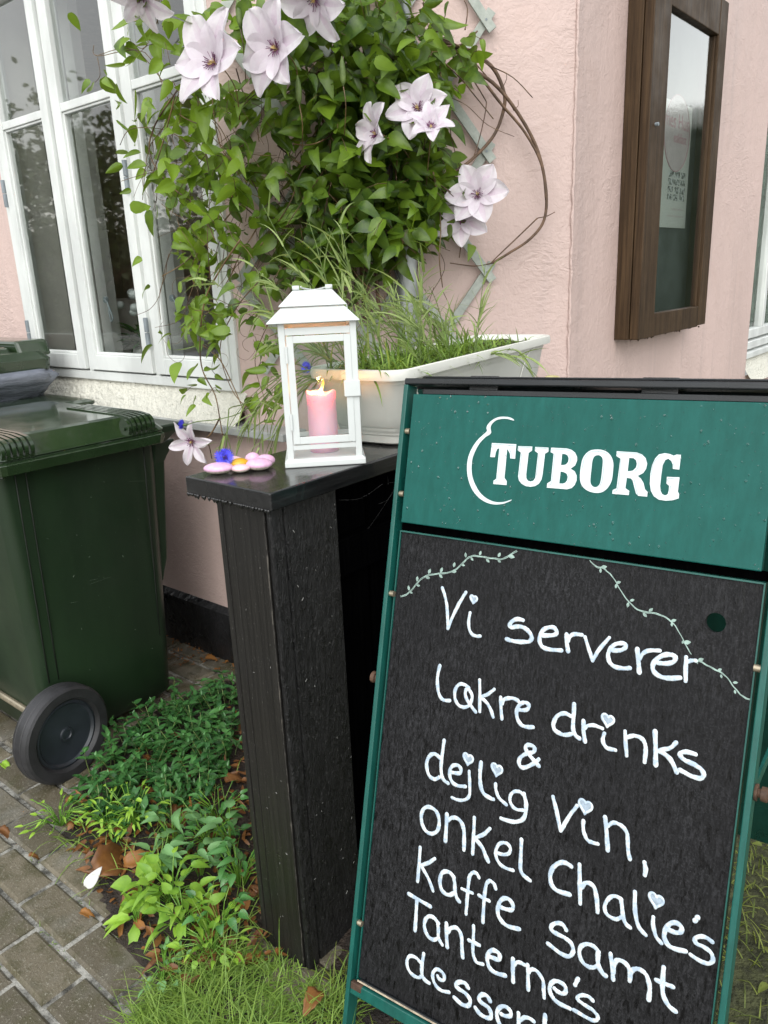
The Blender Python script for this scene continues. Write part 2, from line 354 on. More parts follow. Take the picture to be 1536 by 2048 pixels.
# brick pavers
m, nt, bs, nw, ln = nodes('wet_pavers'); v = coords(nt)
at = nw('ShaderNodeAttribute'); at.attribute_name = 'tone'
c = ramp(nt, at.outputs['Fac'], [(0, (.085, .072, .048)), (1, (.165, .142, .098))])
big = noise(nt, v, 5, 4); fine = noise(nt, v, 190, 3, .7); mos = noise(nt, v, 16, 5)
c = mixc(nt, maprange(nt, mos, .46, .62, 0, .75), c, (.060, .055, .022))
c = mixc(nt, maprange(nt, big, .5, .7, 0, .6), c, (.19, .185, .165))
c = mixc(nt, maprange(nt, fine, .60, .66, 0, .75), c, (.30, .285, .23))
c = mixc(nt, maprange(nt, fine, .30, .38, .5, 0), c, (.02, .018, .013))
ln(c, bs.inputs['Base Color']); ln(maprange(nt, noise(nt, v, 9, 3), .35, .65, .22, .6), bs.inputs['Roughness'])
bump(nt, bs, fine, .7, .003); M_PAVER = m
g = MB(); random.seed(3)
bw, bl, gap, Y0 = .1035, .209, .011, .5745
for j in range(-14, 14):
    for i in range(-22, 8):
        x = -1.473 + i * bl + (.104 if j % 2 else 0); y = Y0 + j * bw
        if x > -.45 or x < -5 or y > 1.72: continue
        if -1.0 < x and y > .62: continue
        dz = R(-.002, .002); t = R(-.002, .002); a = gap / 2 + R(0, .0015)
        jx, jy = R(-.002, .002), R(-.002, .002); e = .007
        q = [(x + a + jx, y + a + jy), (x + bl - a + jx, y + a + jy), (x + bl - a + jx, y + bw - a + jy), (x + a + jx, y + bw - a + jy)]
        k = R(0.05, 1)
        ins = [(x + a + e + jx, y + a + e + jy), (x + bl - a - e + jx, y + a + e + jy), (x + bl - a - e + jx, y + bw - a - e + jy), (x + a + e + jx, y + bw - a - e + jy)]
        r0 = [(px, py, -.03) for px, py in q]; r1 = [(px, py, -.004 + dz) for px, py in q]; r2 = [(px, py, .003 + dz + (t if n > 1 else -t)) for n, (px, py) in enumerate(ins)]
        g.loft([r0, r1, r2], True, True, k)
kind(g.build('pavement', M_PAVER), 'structure')
g = MB(); g.sheet([[(x, y, -.0055 + R(-.002, .0015)) for x in [-5.2 + .1 * i for i in range(49)]] for y in [-1.1 + .1 * i for i in range(30)]])
o = kind(g.build('joint_sand', mat('joint_sand', (.13, .125, .105), .7, .5, 25, bmp=1, bscale=130, bdist=.006, col2=(.24, .235, .21))), 'structure')
# planting bed between the bin and the fence
def in_poly(x, y, P):
    c = False; j = len(P) - 1
    for i in range(len(P)):
        if (P[i][1] > y) != (P[j][1] > y) and x < (P[j][0] - P[i][0]) * (y - P[i][1]) / (P[j][1] - P[i][1]) + P[i][0]: c = not c
        j = i
    return c
def edge_d(x, y, P):
    d = 9
    for i in range(len(P)):
        a, b = V((*P[i - 1], 0)), V((*P[i], 0)); ab = b - a; t = max(0, min(1, (V((x, y, 0)) - a).dot(ab) / ab.length_squared)); d = min(d, (a + ab * t - V((x, y, 0))).length)
    return d
BED = [tuple(on_z(*q)[:2]) for q in ((120, 1660), (160, 1700), (190, 1790), (215, 1860), (275, 1945), (345, 2010), (390, 2120), (900, 2140))] + [(-.80, .95), (-.95, 1.2), (-1.05, 1.50), (-1.35, 1.52)] + [tuple(on_z(*q)[:2]) for q in ((480, 1350), (400, 1375), (330, 1410), (240, 1470), (200, 1530), (150, 1590))]
def bed_z(x, y):
    if not in_poly(x, y, BED): return -.02
    d = edge_d(x, y, BED); post = min(1, max(0, math.hypot(x + 1.04, y - .86) - .10) / .15)
    return .001 + min(.02, d * .22) * post + .005 * math.sin(x * 31 + y * 17) * math.sin(y * 23) * min(1, d * 8)
g = MB(); xs = [-2.15 + .02 * i for i in range(80)]; ys = [.36 + .02 * i for i in range(62)]
g.sheet([[(x, y, bed_z(x, y) + R(-.0025, .0025)) for x in xs] for y in ys])
kind(g.build('planting_soil', M_SOIL, smooth=True), 'structure')
# lawn base right of the fence
g = MB(); xs = [-.98 + .06 * i for i in range(60)]; ys = [.30 + .06 * i for i in range(90)]
g.sheet([[(x, y, .004 + .008 * math.sin(x * 9) * math.cos(y * 7)) for x in xs] for y in ys])
kind(g.build('lawn_ground', mat('lawn_soil', (.055, .060, .022), .8, .45, 30, bmp=1, bscale=80, bdist=.02)), 'structure')

# ================================================================ house
HOUSE = thing('pink_house', 'pink plastered house with white casement window, chamfered corner and black tarred base', 'house', (-2, 2, 0))
zt = 3.6; EZ = V((0, 0, 1))
g = MB()
XB = -1.95; XE = 4.573          # chamfer start on the window wall; end of pink wall beside the second window
K2 = wb(1.048, 0)
def wall_sheet(pts_of, s0, s1, z0, z1, ns, nz):
    g.sheet([[pts_of(s0 + (s1 - s0) * i / ns, z0 + (z1 - z0) * k / nz) for i in range(ns + 1)] for k in range(nz + 1)])
wa = lambda x, z: V((x, WY, z)); wc = lambda y, z: V((XC, y, z))
for a, b, c_, d in ((-7, -3.385, .22, zt), (-3.385, -2.015, .22, .95), (-2.015, XB, .22, zt), (-3.385, -2.015, 2.53, zt)): wall_sheet(wa, a, b, c_, d, 8, 8)
wall_sheet(lambda t, z: wb(t, z), 0, 1.048, .22, zt, 12, 24)
wall_sheet(wc, K2.y, XE, .22, zt, 16, 24)
wall_sheet(wc, XE, 9, 2.4, zt, 6, 4); wall_sheet(wc, XE, 9, .22, .80, 6, 4); wall_sheet(wc, 6.2, 9, .80, 2.4, 4, 4)
# reveals
g.sheet([[(XC, XE, .80), (XC - .2, XE, .80)], [(XC, XE, 2.4), (XC - .2, XE, 2.4)]])
g.build('wall', M_PINK, HOUSE)
g = MB()
for x in (-3.385, -2.015): g.sheet([[(x, WY + .0005, .95), (x, WY + .2, .95)], [(x, WY + .0005, 2.53), (x, WY + .2, 2.53)]])
g.build('reveal', mat('pale_reveal_paint', (.60, .575, .53), .7, .08, 4), HOUSE)
# ragged plaster ridge along the corner
g = MB(); random.seed(5)
ridge = [wb(1.048, .24 + .02 * i, 0) + V((R(.000, .004), R(-.004, .001), 0)) for i in range(120)]
g.tube(ridge, [R(.004, .007) for _ in ridge], 5); g.build('corner_bead', M_PINK, HOUSE, smooth=True)
# plinth
g = MB()
pl = [(-7, WY - .02), (XB + .008, WY - .02), (K2.x + .02, K2.y - .008), (XC + .02, 9)]
g.loft([[(x, y, -.03) for x, y in pl] + [(x - .25 if i else x, y + .25, -.03) for i, (x, y) in reversed(list(enumerate(pl)))],
        [(x, y, .205) for x, y in pl] + [(x - .25 if i else x, y + .25, .205) for i, (x, y) in reversed(list(enumerate(pl)))],
        [(x, y + (.02 if i < 2 else 0), .226) for i, (x, y) in enumerate(pl)] + [(x - .25 if i else x, y + .25, .226) for i, (x, y) in reversed(list(enumerate(pl)))]])
g.build('plinth', M_TAR, HOUSE)
# roughcast sloping sill and slate edge
def sill(name_x0, x1, parent, along_y=False):
    pass
g = MB(); random.seed(9); gr = []
for k in range(13):
    t = k / 12; y = WY + .01 - .075 * t ** 1.3; z = 1.062 - .116 * t
    gr.append([(-3.42 + .012 * i, y - R(0, .009) * (0 < k < 12), z + R(-.005, .005) * (k < 12)) for i in range(120)])
g.sheet(gr); g.build('roughcast_sill', M_RUBBLE, HOUSE, smooth=True)
g = MB()
for i in range(6):
    x0 = -3.42 + i * .279
    g.box((x0 + .001, WY - .085, .925 + R(-.001, .001)), (x0 + .278, WY + .02, .950))
g.build('slate_edge', M_SLATE, HOUSE, bevel=.003)
# casement window: frame, three sashes, panes, hinges, stay hooks
def box_frame(g, x0, x1, z0, z1, w, y0, y1, wb_=None):
    wb_ = wb_ or w
    g.box((x0, y0, z0), (x0 + w, y1, z1)); g.box((x1 - w, y0, z0), (x1, y1, z1))
    g.box((x0 + w, y0, z0), (x1 - w, y1, z0 + wb_)); g.box((x0 + w, y0, z1 - w), (x1 - w, y1, z1))
g = MB(); y0, y1 = WY - .012, WY + .06
box_frame(g, -3.385, -2.015, 1.055, 2.53, .040, y0, y1, .034)
for x in (-2.919, -2.468): g.box((x - .014, y0 + .006, 1.089), (x + .014, y1, 2.49))
WIN = g.build('window', M_WHITE, HOUSE, bevel=.003); WIN['label'] = 'white three-sash casement window with climbing plant over its right sash'
for i, (gx0, gx1) in enumerate(((-3.295, -2.987), (-2.851, -2.531), (-2.406, -2.096))):
    g = MB(); a, b = gx0 - .050, gx1 + .050
    box_frame(g, a, b, 1.096, 2.485, .050, y0 - .008, y0 + .034, .058)
    g.box((gx0, y0 - .005, 2.018), (gx1, y0 + .028, 2.046))
    # inner glazing bead
    box_frame(g, gx0 - .0005, gx1 + .0005, 1.1545, 2.018, .009, y0 + .001, y0 + .027, .010)
    g.build('sash', M_WHITE, WIN, bevel=.0025)
    g = MB()
    g.box((gx0 - .004, y0 + .010, 1.150), (gx1 + .004, y0 + .013, 2.022)); g.box((gx0 - .004, y0 + .010, 2.042), (gx1 + .004, y0 + .013, 2.44))
    g.build('pane', M_PANE, WIN)
for x, z in ((-3.352, 1.79), (-3.348, 1.235), (-2.487, 1.765), (-2.480, 1.245)):
    g = MB(); g.cyl((x, y0 - .012, z - .052), EZ, .0085, .05, 10); g.cyl((x, y0 - .012, z + .001), EZ, .0085, .05, 10); g.build('hinge', M_IRON, WIN, smooth=False)
for x in (-2.81, -2.385):
    g = MB(); g.cyl((x, y0 + .05, 1.36), (0, -1, 0), .012, .01, 10)
    g.tube(smooth_pts([(x, y0 + .035, 1.36), (x + .025, y0 + .032, 1.355), (x + .045, y0 + .032, 1.315), (x + .052, y0 + .032, 1.29), (x + .04, y0 + .032, 1.28), (x + .033, y0 + .032, 1.30), (x + .03, y0 + .034, 1.34)], 4), .003, 6)
    g.build('stay_hook', M_IRON, WIN)
# secondary glazing inside (grey inner frames)
g = MB()
for xa_, xb_ in ((-3.66, -3.545), (-3.115, -2.985), (-2.632, -2.512)): g.box((xa_, WY + .15, 1.10), (xb_, WY + .19, 2.5))
g.box((-3.70, WY + .151, 1.06), (-2.02, WY + .189, 1.13)); g.build('inner_frame', M_CURT, WIN)
# room behind
g = MB(); x0, x1, ya, yb, z0, z1 = -6.5, -1.98, WY + .21, 4.2, .3, 2.9
for f in ([(x0, yb, z0), (x1, yb, z0), (x1, yb, z1), (x0, yb, z1)], [(x0, ya, z0), (x0, yb, z0), (x0, yb, z1), (x0, ya, z1)], [(x1, ya, z0), (x1, yb, z0), (x1, yb, z1), (x1, ya, z1)],
          [(x0, ya, z0), (x1, ya, z0), (x1, yb, z0), (x0, yb, z0)], [(x0, ya, z1), (x1, ya, z1), (x1, yb, z1), (x0, yb, z1)]): g.add(f, [(0, 1, 2, 3)])
g.box((-3.4, ya, 1.02), (-2.0, ya + .14, 1.05)); g.build('room', M_ROOM, HOUSE)
g = MB(); random.seed(2)
gr = [[(-3.74 + .0125 * i, WY + .235 + .018 * math.sin(i * 1.3) + .006 * math.sin(i * 3.1), z) for i in range(30)] for z in (1.06, 1.5, 2.0, 2.6)]
g.sheet(gr); tag(g.build('curtain', mat('pale_curtain', (.62, .62, .60), .8, .05), smooth=True), 'grey curtain hanging inside the left window sash', 'curtain')
ARM = thing('armchair', 'pale rounded armchair back seen dimly through the middle window sash', 'armchair', (-4.2, 2.9, .3))
g = MB(); g.loft([[V((-4.05 + a, 2.75 + b, z)) for a, b in rrect(w, .5, .2, 6)] for w, z in ((.75, .30), (.86, .8), (.92, 1.15), (.88, 1.27), (.70, 1.33), (.3, 1.345))]); g.build('backrest', mat('pale_fabric', (.50, .48, .45), .8), ARM, smooth=True)
g = MB(); g.box((-4.5, 2.2, .3), (-3.6, 2.75, .75)); g.build('seat', mat('pale_fabric', (.50, .48, .45), .8), ARM, bevel=.04)
# vase of white flowers on the inner sill
VS = thing('potted_flowers', 'white flowers with dark leaves in a pot on the inner window sill', 'potted plant', (-2.93, 1.97, 1.05))
g = MB(); g.lathe((-2.93, 1.97, 1.05), EZ, [(.045, 0), (.06, .05), (.058, .1), (.05, .105)]); g.build('pot', M_CURT, VS, smooth=True)
g = MB(); random.seed(4)
for i in range(60):
    d = V((R(-1, 1), R(-1, 1), R(-.2, 1))); g.leaf(V((-2.93, 1.97, 1.17)) + d * .06, d, EZ, R(.05, .09), .035, R(0, .5))
g.build('foliage', M_PERI, VS)
g = MB()
for i in range(9): g.ball(V((-2.96, 1.96, 1.31)) + V((R(-.07, .05), R(-.05, .05), R(-.03, .07))), .022, .022, .018, 8, 5)
g.build('blossoms', M_LANT, VS, smooth=True)
# second window beyond the notice board
g = MB(); xa = XC - .035
g.box((xa - .06, XE, .985), (xa, 6.2, 1.035)); g.box((xa - .06, XE, 1.035), (xa, XE + .05, 2.4)); g.box((xa - .06, 4.98, 1.035), (xa - .004, 5.03, 2.4))
g.box((xa - .05, XE, .93), (xa + .012, 6.2, .972)); g.box((xa - .05, XE, .885), (xa + .03, 6.2, .918))
W2 = g.build('window', M_WHITE, HOUSE, bevel=.004); W2['label'] = 'pale window at the right edge beyond the notice board'
g = MB(); g.box((xa - .03, XE + .05, 1.03), (xa - .026, 6.2, 2.4)); g.build('pane', M_PANE, W2)
g = MB(); g.sheet([[(xa - .12 + .02 * math.sin(i * 1.7), XE + .1 + .05 * i, z) for i in range(30)] for z in (1.0, 2.5)]); g.build('net_curtain', mat('greenish_net', (.50, .56, .51), .8), W2, smooth=True)
g = MB(); gr = []
for k in range(6):
    t = k / 5; gr.append([(XC - .03 + .075 * t ** 1.2 + R(0, .005), XE + .03 * i, .89 - .13 * t) for i in range(55)])
g.sheet(gr); g.build('roughcast_sill', M_RUBBLE, HOUSE, smooth=True)

# ================================================================ trees across the street (mirrored in the panes)
M_TREE = leafmat('tree_leaf', (.045, .060, .028), (.11, .14, .06), .6, .2)
def tree(name, label, x, y, h, rad, n, z0, group=None):
    t = thing(name, label, 'tree', (x, y, 0), group)
    g = MB(); base = V((x, y, 0)); g.tube([base, base + V((.1, 0, h * .3)), base + V((0, .1, h * .6)), base + V((.1, .1, h * .85))], [.16, .12, .08, .03], 8)
    for k in range(3):
        a = k * 2.4; g.tube([base + V((0, 0, h * (.25 + .05 * k))), base + V((math.cos(a) * rad * .7, math.sin(a) * rad * .7, h * (.4 + .06 * k)))], [.05, .015], 5)
    g.build('trunk', M_VINEW, t, smooth=True)
    g = MB()
    cl = [(V((R(-1, 1), R(-1, 1), R(-1, 1))).normalized() * R(.35, .95)) for _ in range(34)]
    for i in range(n):
        c_ = random.choice(cl); d = V((random.gauss(0, .20), random.gauss(0, .20), random.gauss(0, .20))) + c_
        p = base + V((d.x * rad, d.y * rad, z0 + (h - z0) * .5 + d.z * (h - z0) * .5))
        g.leaf(p, V((R(-1, 1), R(-1, 1), R(-1, .3))), V((R(-1, 1), R(-1, 1), R(0, 1))), R(.12, .20), R(.10, .15), R(0, 1), nx=2)
    g.build('crown', M_TREE, t)
random.seed(21)
tree('street_tree', 'bushy tree across the street, mirrored in the lower window panes', -16.5, -6.5, 4.9, 2.6, 5000, 1.4, 'trees across the street')
tree('street_tree', 'broad tree across the street beside the bushy one', -13, -10.5, 4.3, 3.0, 5500, 1.3, 'trees across the street')
tree('street_tree', 'tall tree across the street at the far end', -21, -3.5, 5.3, 2.8, 4500, 1.4, 'trees across the street')
def hedge(label, a, b, h, wd, n, mt_, name='hedge'):
    g = MB(); d_ = (V(b) - V(a)); L_ = d_.length; d_.normalize(); sd_ = V((-d_.y, d_.x, 0)); m_ = 60     # dense twiggy core with a ragged leafy skin
    g.loft([[V(a) + d_ * (L_ * i / m_) + sd_ * (s_ * (wd * .75 + R(-.1, .1))) + EZ * z for s_, z in ((-1, .0), (1, .0), (1, h * .5), (.9, h - .3 + R(-.15, .15)), (-.9, h - .3 + R(-.15, .15)), (-1, h * .5))] for i in range(m_ + 1)], c=.1)
    for i in range(n):
        p = V(a) + d_ * (L_ * random.random()) + sd_ * (random.choice((-1, 1)) * wd * R(.7, 1.05)) + EZ * R(.05, h - .1) if i % 3 else V(a) + d_ * (L_ * random.random()) + sd_ * R(-wd, wd) + EZ * (h - R(-.25, .4))
        g.leaf(p, V((R(-1, 1), R(-1, 1), R(-1, .3))), V((R(-1, 1), R(-1, 1), R(0, 1))), R(.12, .24), R(.10, .18), R(0, 1), nx=2)
    tag(g.build(name, mt_), label, 'hedge')
hedge('clipped hedge across the street below the trees', (-24, -1.5, 0), (-9, -14, 0), 2.7, .5, 7000, M_TREE)
hedge('tall hedge down the street, mirrored in the notice-board glass', (-.5, 22.0, 0), (12, 18.8, 0), 4.7, .8, 7000, M_HEDGE)
# ================================================================ notice cabinet
CB = thing('notice_cabinet', 'brown wooden glazed notice cabinet fixed to the pink wall', 'notice board', (XC, 2.8, 1.14))
xo = -1.118; ya, yb, za, zb = 2.805, 3.548, 1.143, 2.36
g = MB()
g.box((XC + .001, ya, za), (xo - .036, ya + .03, zb)); g.box((XC + .001, yb - .03, za + .01), (xo - .036, yb, zb))
g.box((XC + .001, ya + .03, za + .004), (xo - .036, yb - .03, za + .03)); g.box((XC + .001, ya + .03, zb - .03), (xo - .036, yb - .03, zb))
g.build('carcass', M_BROWN, CB, bevel=.002)
g = MB(); g.box((XC + .001, ya + .031, za + .031), (XC + .008, yb - .031, zb - .031)); g.build('back_panel', mat('grey_board', (.10, .11, .11), .8, .2, 6), CB)
g = MB(); q0, q1 = xo - .034, xo
g.box((q0, ya + .004, za), (q1, 2.955, zb)); g.box((q0, 3.457, za + .006), (q1, yb - .002, zb))
g.box((q0, 2.955, za + .001), (q1 - .002, 3.457, 1.228)); g.box((q0, 2.955, 2.235), (q1 - .002, 3.457, zb))
for s, e in ((2.955, 2.967), (3.447, 3.457)): g.box((q0 + .006, s, 1.228), (q1 - .012, e, 2.235))
DR = g.build('door', M_BROWN, CB, bevel=.003)
g = MB(); g.box((q0 + .010, 2.950, 1.222), (q0 + .014, 3.46, 2.24)); g.build('pane', M_CABGLASS, DR)
g = MB(); random.seed(8)
for i in range(60):
    y = ya + .02 + i * .0118
    if random.random() < .6: g.lathe((R(xo - .05, xo - .004), y, za + .002), (0, 0, -1), [(.004, 0), (.0045, .004), (.003, R(.003, .006)), (.0005, R(.006, .008))], 6)
kind(g.build('rain_drips', M_BROWN, CB, smooth=True), 'stuff')
g = MB(); g.cyl((xo, 2.862, 1.86), (1, 0, 0), .006, .012, 8); g.build('lock', M_IRON, CB)
# poster inside: pale sheet, pink oval and words, picture block, fine print
PX = XC + .012
PO = thing('poster', 'pale leaflet with pink oval and lettering inside the notice cabinet', 'poster', (PX, 3.1, 1.55))
pY = lambda u, v: on_x(u, v, PX)
pbr = pY(1372, 457); ptr = pY(1382, 215); pw = .42; ph = ptr.z - pbr.z; yR = (pbr.y + ptr.y) / 2; zB = pbr.z
g = MB(); g.box((PX, yR - pw, zB), (PX + .0008, yR, zB + ph)); g.build('sheet', mat('poster_paper', (.74, .72, .69), .6, .03), PO)
M_PINKINK = mat('pink_ink', (.62, .30, .36), .6, .1); M_PINKP = mat('pale_pink_print', (.70, .58, .60), .6, .05); M_GREYP = mat('grey_print', (.24, .24, .24), .6, .5, 60, cover=(.45, .55), col2=(.50, .50, .50))
g = MB(); oc = V((PX + .0012, yR - .155, zB + ph * .76)); ry, rz = .135, ph * .30
el = [oc + V((0, ry * math.cos(a * .1745), rz * math.sin(a * .1745))) for a in range(36)]
g.poly(el, .0003, (1, 0, 0)); OV = g.build('oval', M_PINKP, PO)
g = MB(); g.tube([p + V((.0006, 0, 0)) for p in el] + [el[0] + V((.0006, 0, 0))], .0016, 4); g.build('oval_outline', M_PINKINK, OV)
def text(body, size, loc, mtx, material, parent, name='lettering'):
    cu = bpy.data.curves.new(name, 'FONT'); cu.body = body; cu.size = size; cu.extrude = .0002; cu.align_x = 'RIGHT'
    o = bpy.data.objects.new(name, cu); SC.collection.objects.link(o); cu.materials.append(material)
    o.parent = parent; o.matrix_world = Matrix.Translation(loc) @ mtx
    o.location = V(loc) - ORG[parent]; o.rotation_euler = mtx.to_euler(); bpy.context.view_layer.update()
    me = bpy.data.meshes.new_from_object(o); q = bpy.data.objects.new(name, me); SC.collection.objects.link(q); q.parent = parent; q.location = o.location; q.rotation_euler = o.rotation_euler; bpy.data.objects.remove(o); q.name = name; return q
mt = Matrix(((0, 0, 1), (1, 0, 0), (0, 1, 0))).to_4x4()
text('nes Hus', .075, (PX + .0018, yR - .030, zB + ph * .80), mt, M_PINKINK, PO); text('eakfast', .050, (PX + .0018, yR - .050, zB + ph * .69), mt, M_PINKINK, PO)
g = MB(); random.seed(12)
for a in range(3):
    for b in range(4):
        y1_, z1_ = yR - .03 - a * .065, zB + ph * .22 + b * ph * .062
        g.box((PX + .0009, y1_ - .060 + R(0, .012), z1_ + R(0, .004)), (PX + .0012, y1_ - R(0, .004), z1_ + ph * .056))
g.build('picture_block', M_GREYP, PO)
g = MB()
for k in range(9): g.box((PX + .0009, yR - .05 - k * .014, zB + ph * .145), (PX + .0012, yR - .05 - k * .014 + .009, zB + ph * .162))
for k in range(13): g.box((PX + .0009, yR - .04 - k * .014, zB + ph * .090), (PX + .0012, yR - .04 - k * .014 + .010, zB + ph * .103))
g.build('fine_print', M_PINKP, PO)
# ================================================================ drainpipe
DP = thing('drainpipe', 'grey zinc drainpipe on the corner wall behind the climbing plant', 'drainpipe', wb(.503, 0, .055))
g = MB(); g.cyl(wb(.503, .10, .055), EZ, .036, 3.4, 28); g.build('pipe', M_ZINC, DP, auto=40)
for z in (.9, 2.15):
    g = MB(); g.lathe(wb(.503, z, .055), EZ, [(.0365, 0), (.040, .002), (.040, .028), (.0365, .03)], 28); g.obox(wb(.503, z, 0), TB, NB, EZ, (-.008, 0, .004), (.008, .03, .026)); g.build('bracket', M_ZINC, DP, auto=40)
g = MB(); g.tube(smooth_pts([wb(.455, 1.43, .10), wb(.48, 1.37, .105), wb(.52, 1.335, .104), wb(.545, 1.335, .09)], 5), .0022, 6)
tag(g.build('wire', M_RUBBER, smooth=True), 'thin black wire looped round the zinc drainpipe', 'wire')
# ================================================================ trellis
TR = thing('trellis', 'grey-green wooden lattice trellis on the pink corner wall', 'trellis', wb(.4, 1.2, 0))
sl_ = 1.35; zs = [1.401 + .354 * k for k in range(-4, 8)]
def slat(t0, z0, t1, z1, off):
    a, b = wb(t0, z0, off), wb(t1, z1, off); d = (b - a).normalized(); s = NB.cross(d); L = (b - a).length
    g = MB(); g.obox(a, d, s, NB, (0, -.0135, 0), (L, .0135, .009))
    o = g.build('slat', M_TRELL, TR, bevel=.0012); return d
for z in zs:
    for sgn, off in ((1, .021), (-1, .011)):          # '\' in front, '/' behind
        tr, tl = .784, -.02; f = lambda t: z + sgn * (.764 - t) * sl_
        zlo, zhi = 1.12, 2.75
        t0, t1 = tl, tr
        if sgn > 0: t0 = max(t0, .764 - (zhi - z) / sl_); t1 = min(t1, .764 - (zlo - z) / sl_)
        else: t0 = max(t0, .764 - (z - zlo) / sl_); t1 = min(t1, .764 - (z - zhi) / sl_)
        if t1 - t0 > .05: slat(t0, f(t0), t1, f(t1), off)
g = MB()
for z in zs[4:8]: g.cyl(wb(.764, z, .030), NB, .0035, .0012, 10)
kind(g.build('screws', M_IRON, TR), 'stuff')
# ================================================================ black timber fence with a broad cap
FE = thing('black_fence', 'black tarred timber fence end post with broad wet cap board', 'fence', (-1.05, .95, 0))
for x0_, x1_, y_ in ((-1.086, -.998, .862), (-1.111, -1.0875, .8635), (-1.127, -1.1125, .863)):
    g = MB(); g.box((x0_, y_, -.02), (x1_, .8762, 1.0265)); g.build('front_board', M_BLACKSM, FE, bevel=.003)
g = MB(); g.box((-.997, .866, -.02), (-.985, .898, 1.0262)); g.build('corner_strip', M_ROUGHB, FE, bevel=.004)
g = MB(); random.seed(4); g.tube([V((-.9975 + R(-.0008, .0008), .8625, .02 + .012 * i)) for i in range(84)], [R(.0004, .0017) for _ in range(84)], 5); g.build('worn_or_highlit_edge', mat('worn_grey_highlight', (.05, .045, .038), .7, .6, 25, cover=(.48, .58)), FE, smooth=True)  # thin paler tube: corner highlight painted along the worn edge
g = MB(); g.box((-1.095, .9005, -.02), (-.9865, 1.038, 1.026)); g.build('post', M_ROUGHB, FE, bevel=.004)
g = MB(); random.seed(66)
for i in range(64):
    z = R(.1, 1.0); s_ = R(.0005, .0016)
    if i % 3: p, a_, b_ = V((-.9845, max(.90, min(1.03, random.gauss(.97, .035))), z)), V((0, 1, 0)), EZ
    else: p, a_, b_ = V((R(-1.08, -1.0), .8615, z)), V((1, 0, 0)), EZ
    an = R(0, 3); d_ = a_ * math.cos(an) + b_ * math.sin(an); e_ = a_ * -math.sin(an) + b_ * math.cos(an); n_ = a_.cross(b_) * (1 if i % 3 else 1)
    g.tube([p, p + d_ * s_ * R(1, 5)], s_ * .28, 4)
kind(g.build('paint_flecks', mat('pale_fleck', (.34, .34, .32), .8, .3, 50), FE), 'stuff')
for k in range(9):
    y = 1.039 + k * .15
    g = MB(); g.box((-1.075 + (k % 2) * .006, y, .03), (-1.045 + (k % 2) * .006, min(y + .147, 2.28), 1.025)); g.build('board', M_INNERB, FE, bevel=.003)
for z in (.82, .16):
    g = MB(); g.box((-1.044, 1.036, z), (-1.015, 2.26, z + .08)); g.build('rail', M_INNERB, FE, bevel=.003)
CZ = 1.06
g = MB(); random.seed(6)
n0 = 30; top, bot = [], []
poly = [(-1.19, .846), (-.958, .848), (-.955, 1.93), (-1.187, 1.93)]
g.box((-1.19, .846, 1.027), (-.958, 2.30, CZ)); CAPB = g.build('cap', M_CAP, FE, bevel=.0035, bseg=3)
g = MB()
for i in range(46):
    x = R(-1.186, -.962); L = R(.002, .008)
    g.lathe((x, .8475, 1.0275), (0, 0, -1), [(.003, -.002), (.0035, .001), (.0025, L * .6), (.0005, L)], 6)
kind(g.build('rain_drips', M_CAP, CAPB, smooth=True), 'stuff')
# ================================================================ lantern
LO_ = V((-1.064, .984, CZ)); LT, LN = V((.712, .702, 0)).normalized(), V((.702, -.712, 0)).normalized()
def lp(s, d, z): return LO_ + LT * s - LN * d + EZ * z        # s to the right, d away from the reader
LA = thing('lantern', 'white metal lantern with two-tier roof standing on the black cap', 'lantern', LO_ + LT * .077 - LN * .077)
def lbox(g, a, b): g.obox(LO_, LT, -LN, EZ, a, b)
S_ = .154; c0 = S_ / 2
g = MB(); lbox(g, (0, 0, .0005), (S_, S_, .012)); g.build('base', M_LANT, LA, bevel=.002)
g = MB(); ring = lambda h, z: [lp(c0 + sx * h, c0 + sy * h, z) for sx, sy in ((-1, -1), (1, -1), (1, 1), (-1, 1))]
g.loft([ring(.0765, .0121), ring(.072, .016)], True, True); g.build('base_step', M_LANT, LA)
a_, b_, pw_ = .006, S_ - .006, .012
for i, (s, d) in enumerate(((a_, a_), (b_ - pw_, a_), (b_ - pw_, b_ - pw_), (a_, b_ - pw_))):
    g = MB(); lbox(g, (s, d, .0125), (s + pw_, d + pw_, .268)); g.build('post', M_LANT, LA, bevel=.001)
for z0, z1 in ((.033, .042), (.2455, .2585)):
    g = MB()
    lbox(g, (a_ + pw_, a_ + .001, z0), (b_ - pw_, a_ + .004, z1)); lbox(g, (a_ + pw_, b_ - .004, z0), (b_ - pw_, b_ - .001, z1))
    lbox(g, (a_ + .001, a_ + pw_, z0), (a_ + .004, b_ - pw_, z1)); lbox(g, (b_ - .004, a_ + pw_, z0), (b_ - .001, b_ - pw_, z1))
    g.build('rail', M_LANT, LA, bevel=.0006)
# door in front
D0, D1 = .0195, .1365; dz0, dz1 = .0445, .2440
g = MB()
for q in (((D0, .0045, dz0), (D0 + .0125, .0085, dz1)), ((D1 - .0125, .0045, dz0), (D1, .0085, dz1)), ((D0 + .0125, .0045, dz0), (D1 - .0125, .0085, dz0 + .0135)), ((D0 + .0125, .0045, dz1 - .0125), (D1 - .0125, .0085, dz1))): lbox(g, *q)
DO = g.build('door', M_LANT, LA, bevel=.0007)
g = MB(); lbox(g, (D0 + .010, .0058, dz0 + .010), (D1 - .010, .0074, dz1 - .010)); g.build('pane', M_LGLASS, DO)
for z in (.072, .196):
    g = MB(); g.cyl(lp(D0 - .001, .0035, z), EZ, .0026, .030, 10); g.build('hinge', M_LANT, DO)
g = MB(); lbox(g, (.120, .0005, .130), (.150, .0030, .160)); g.build('latch', M_LANT, LA, bevel=.0012)
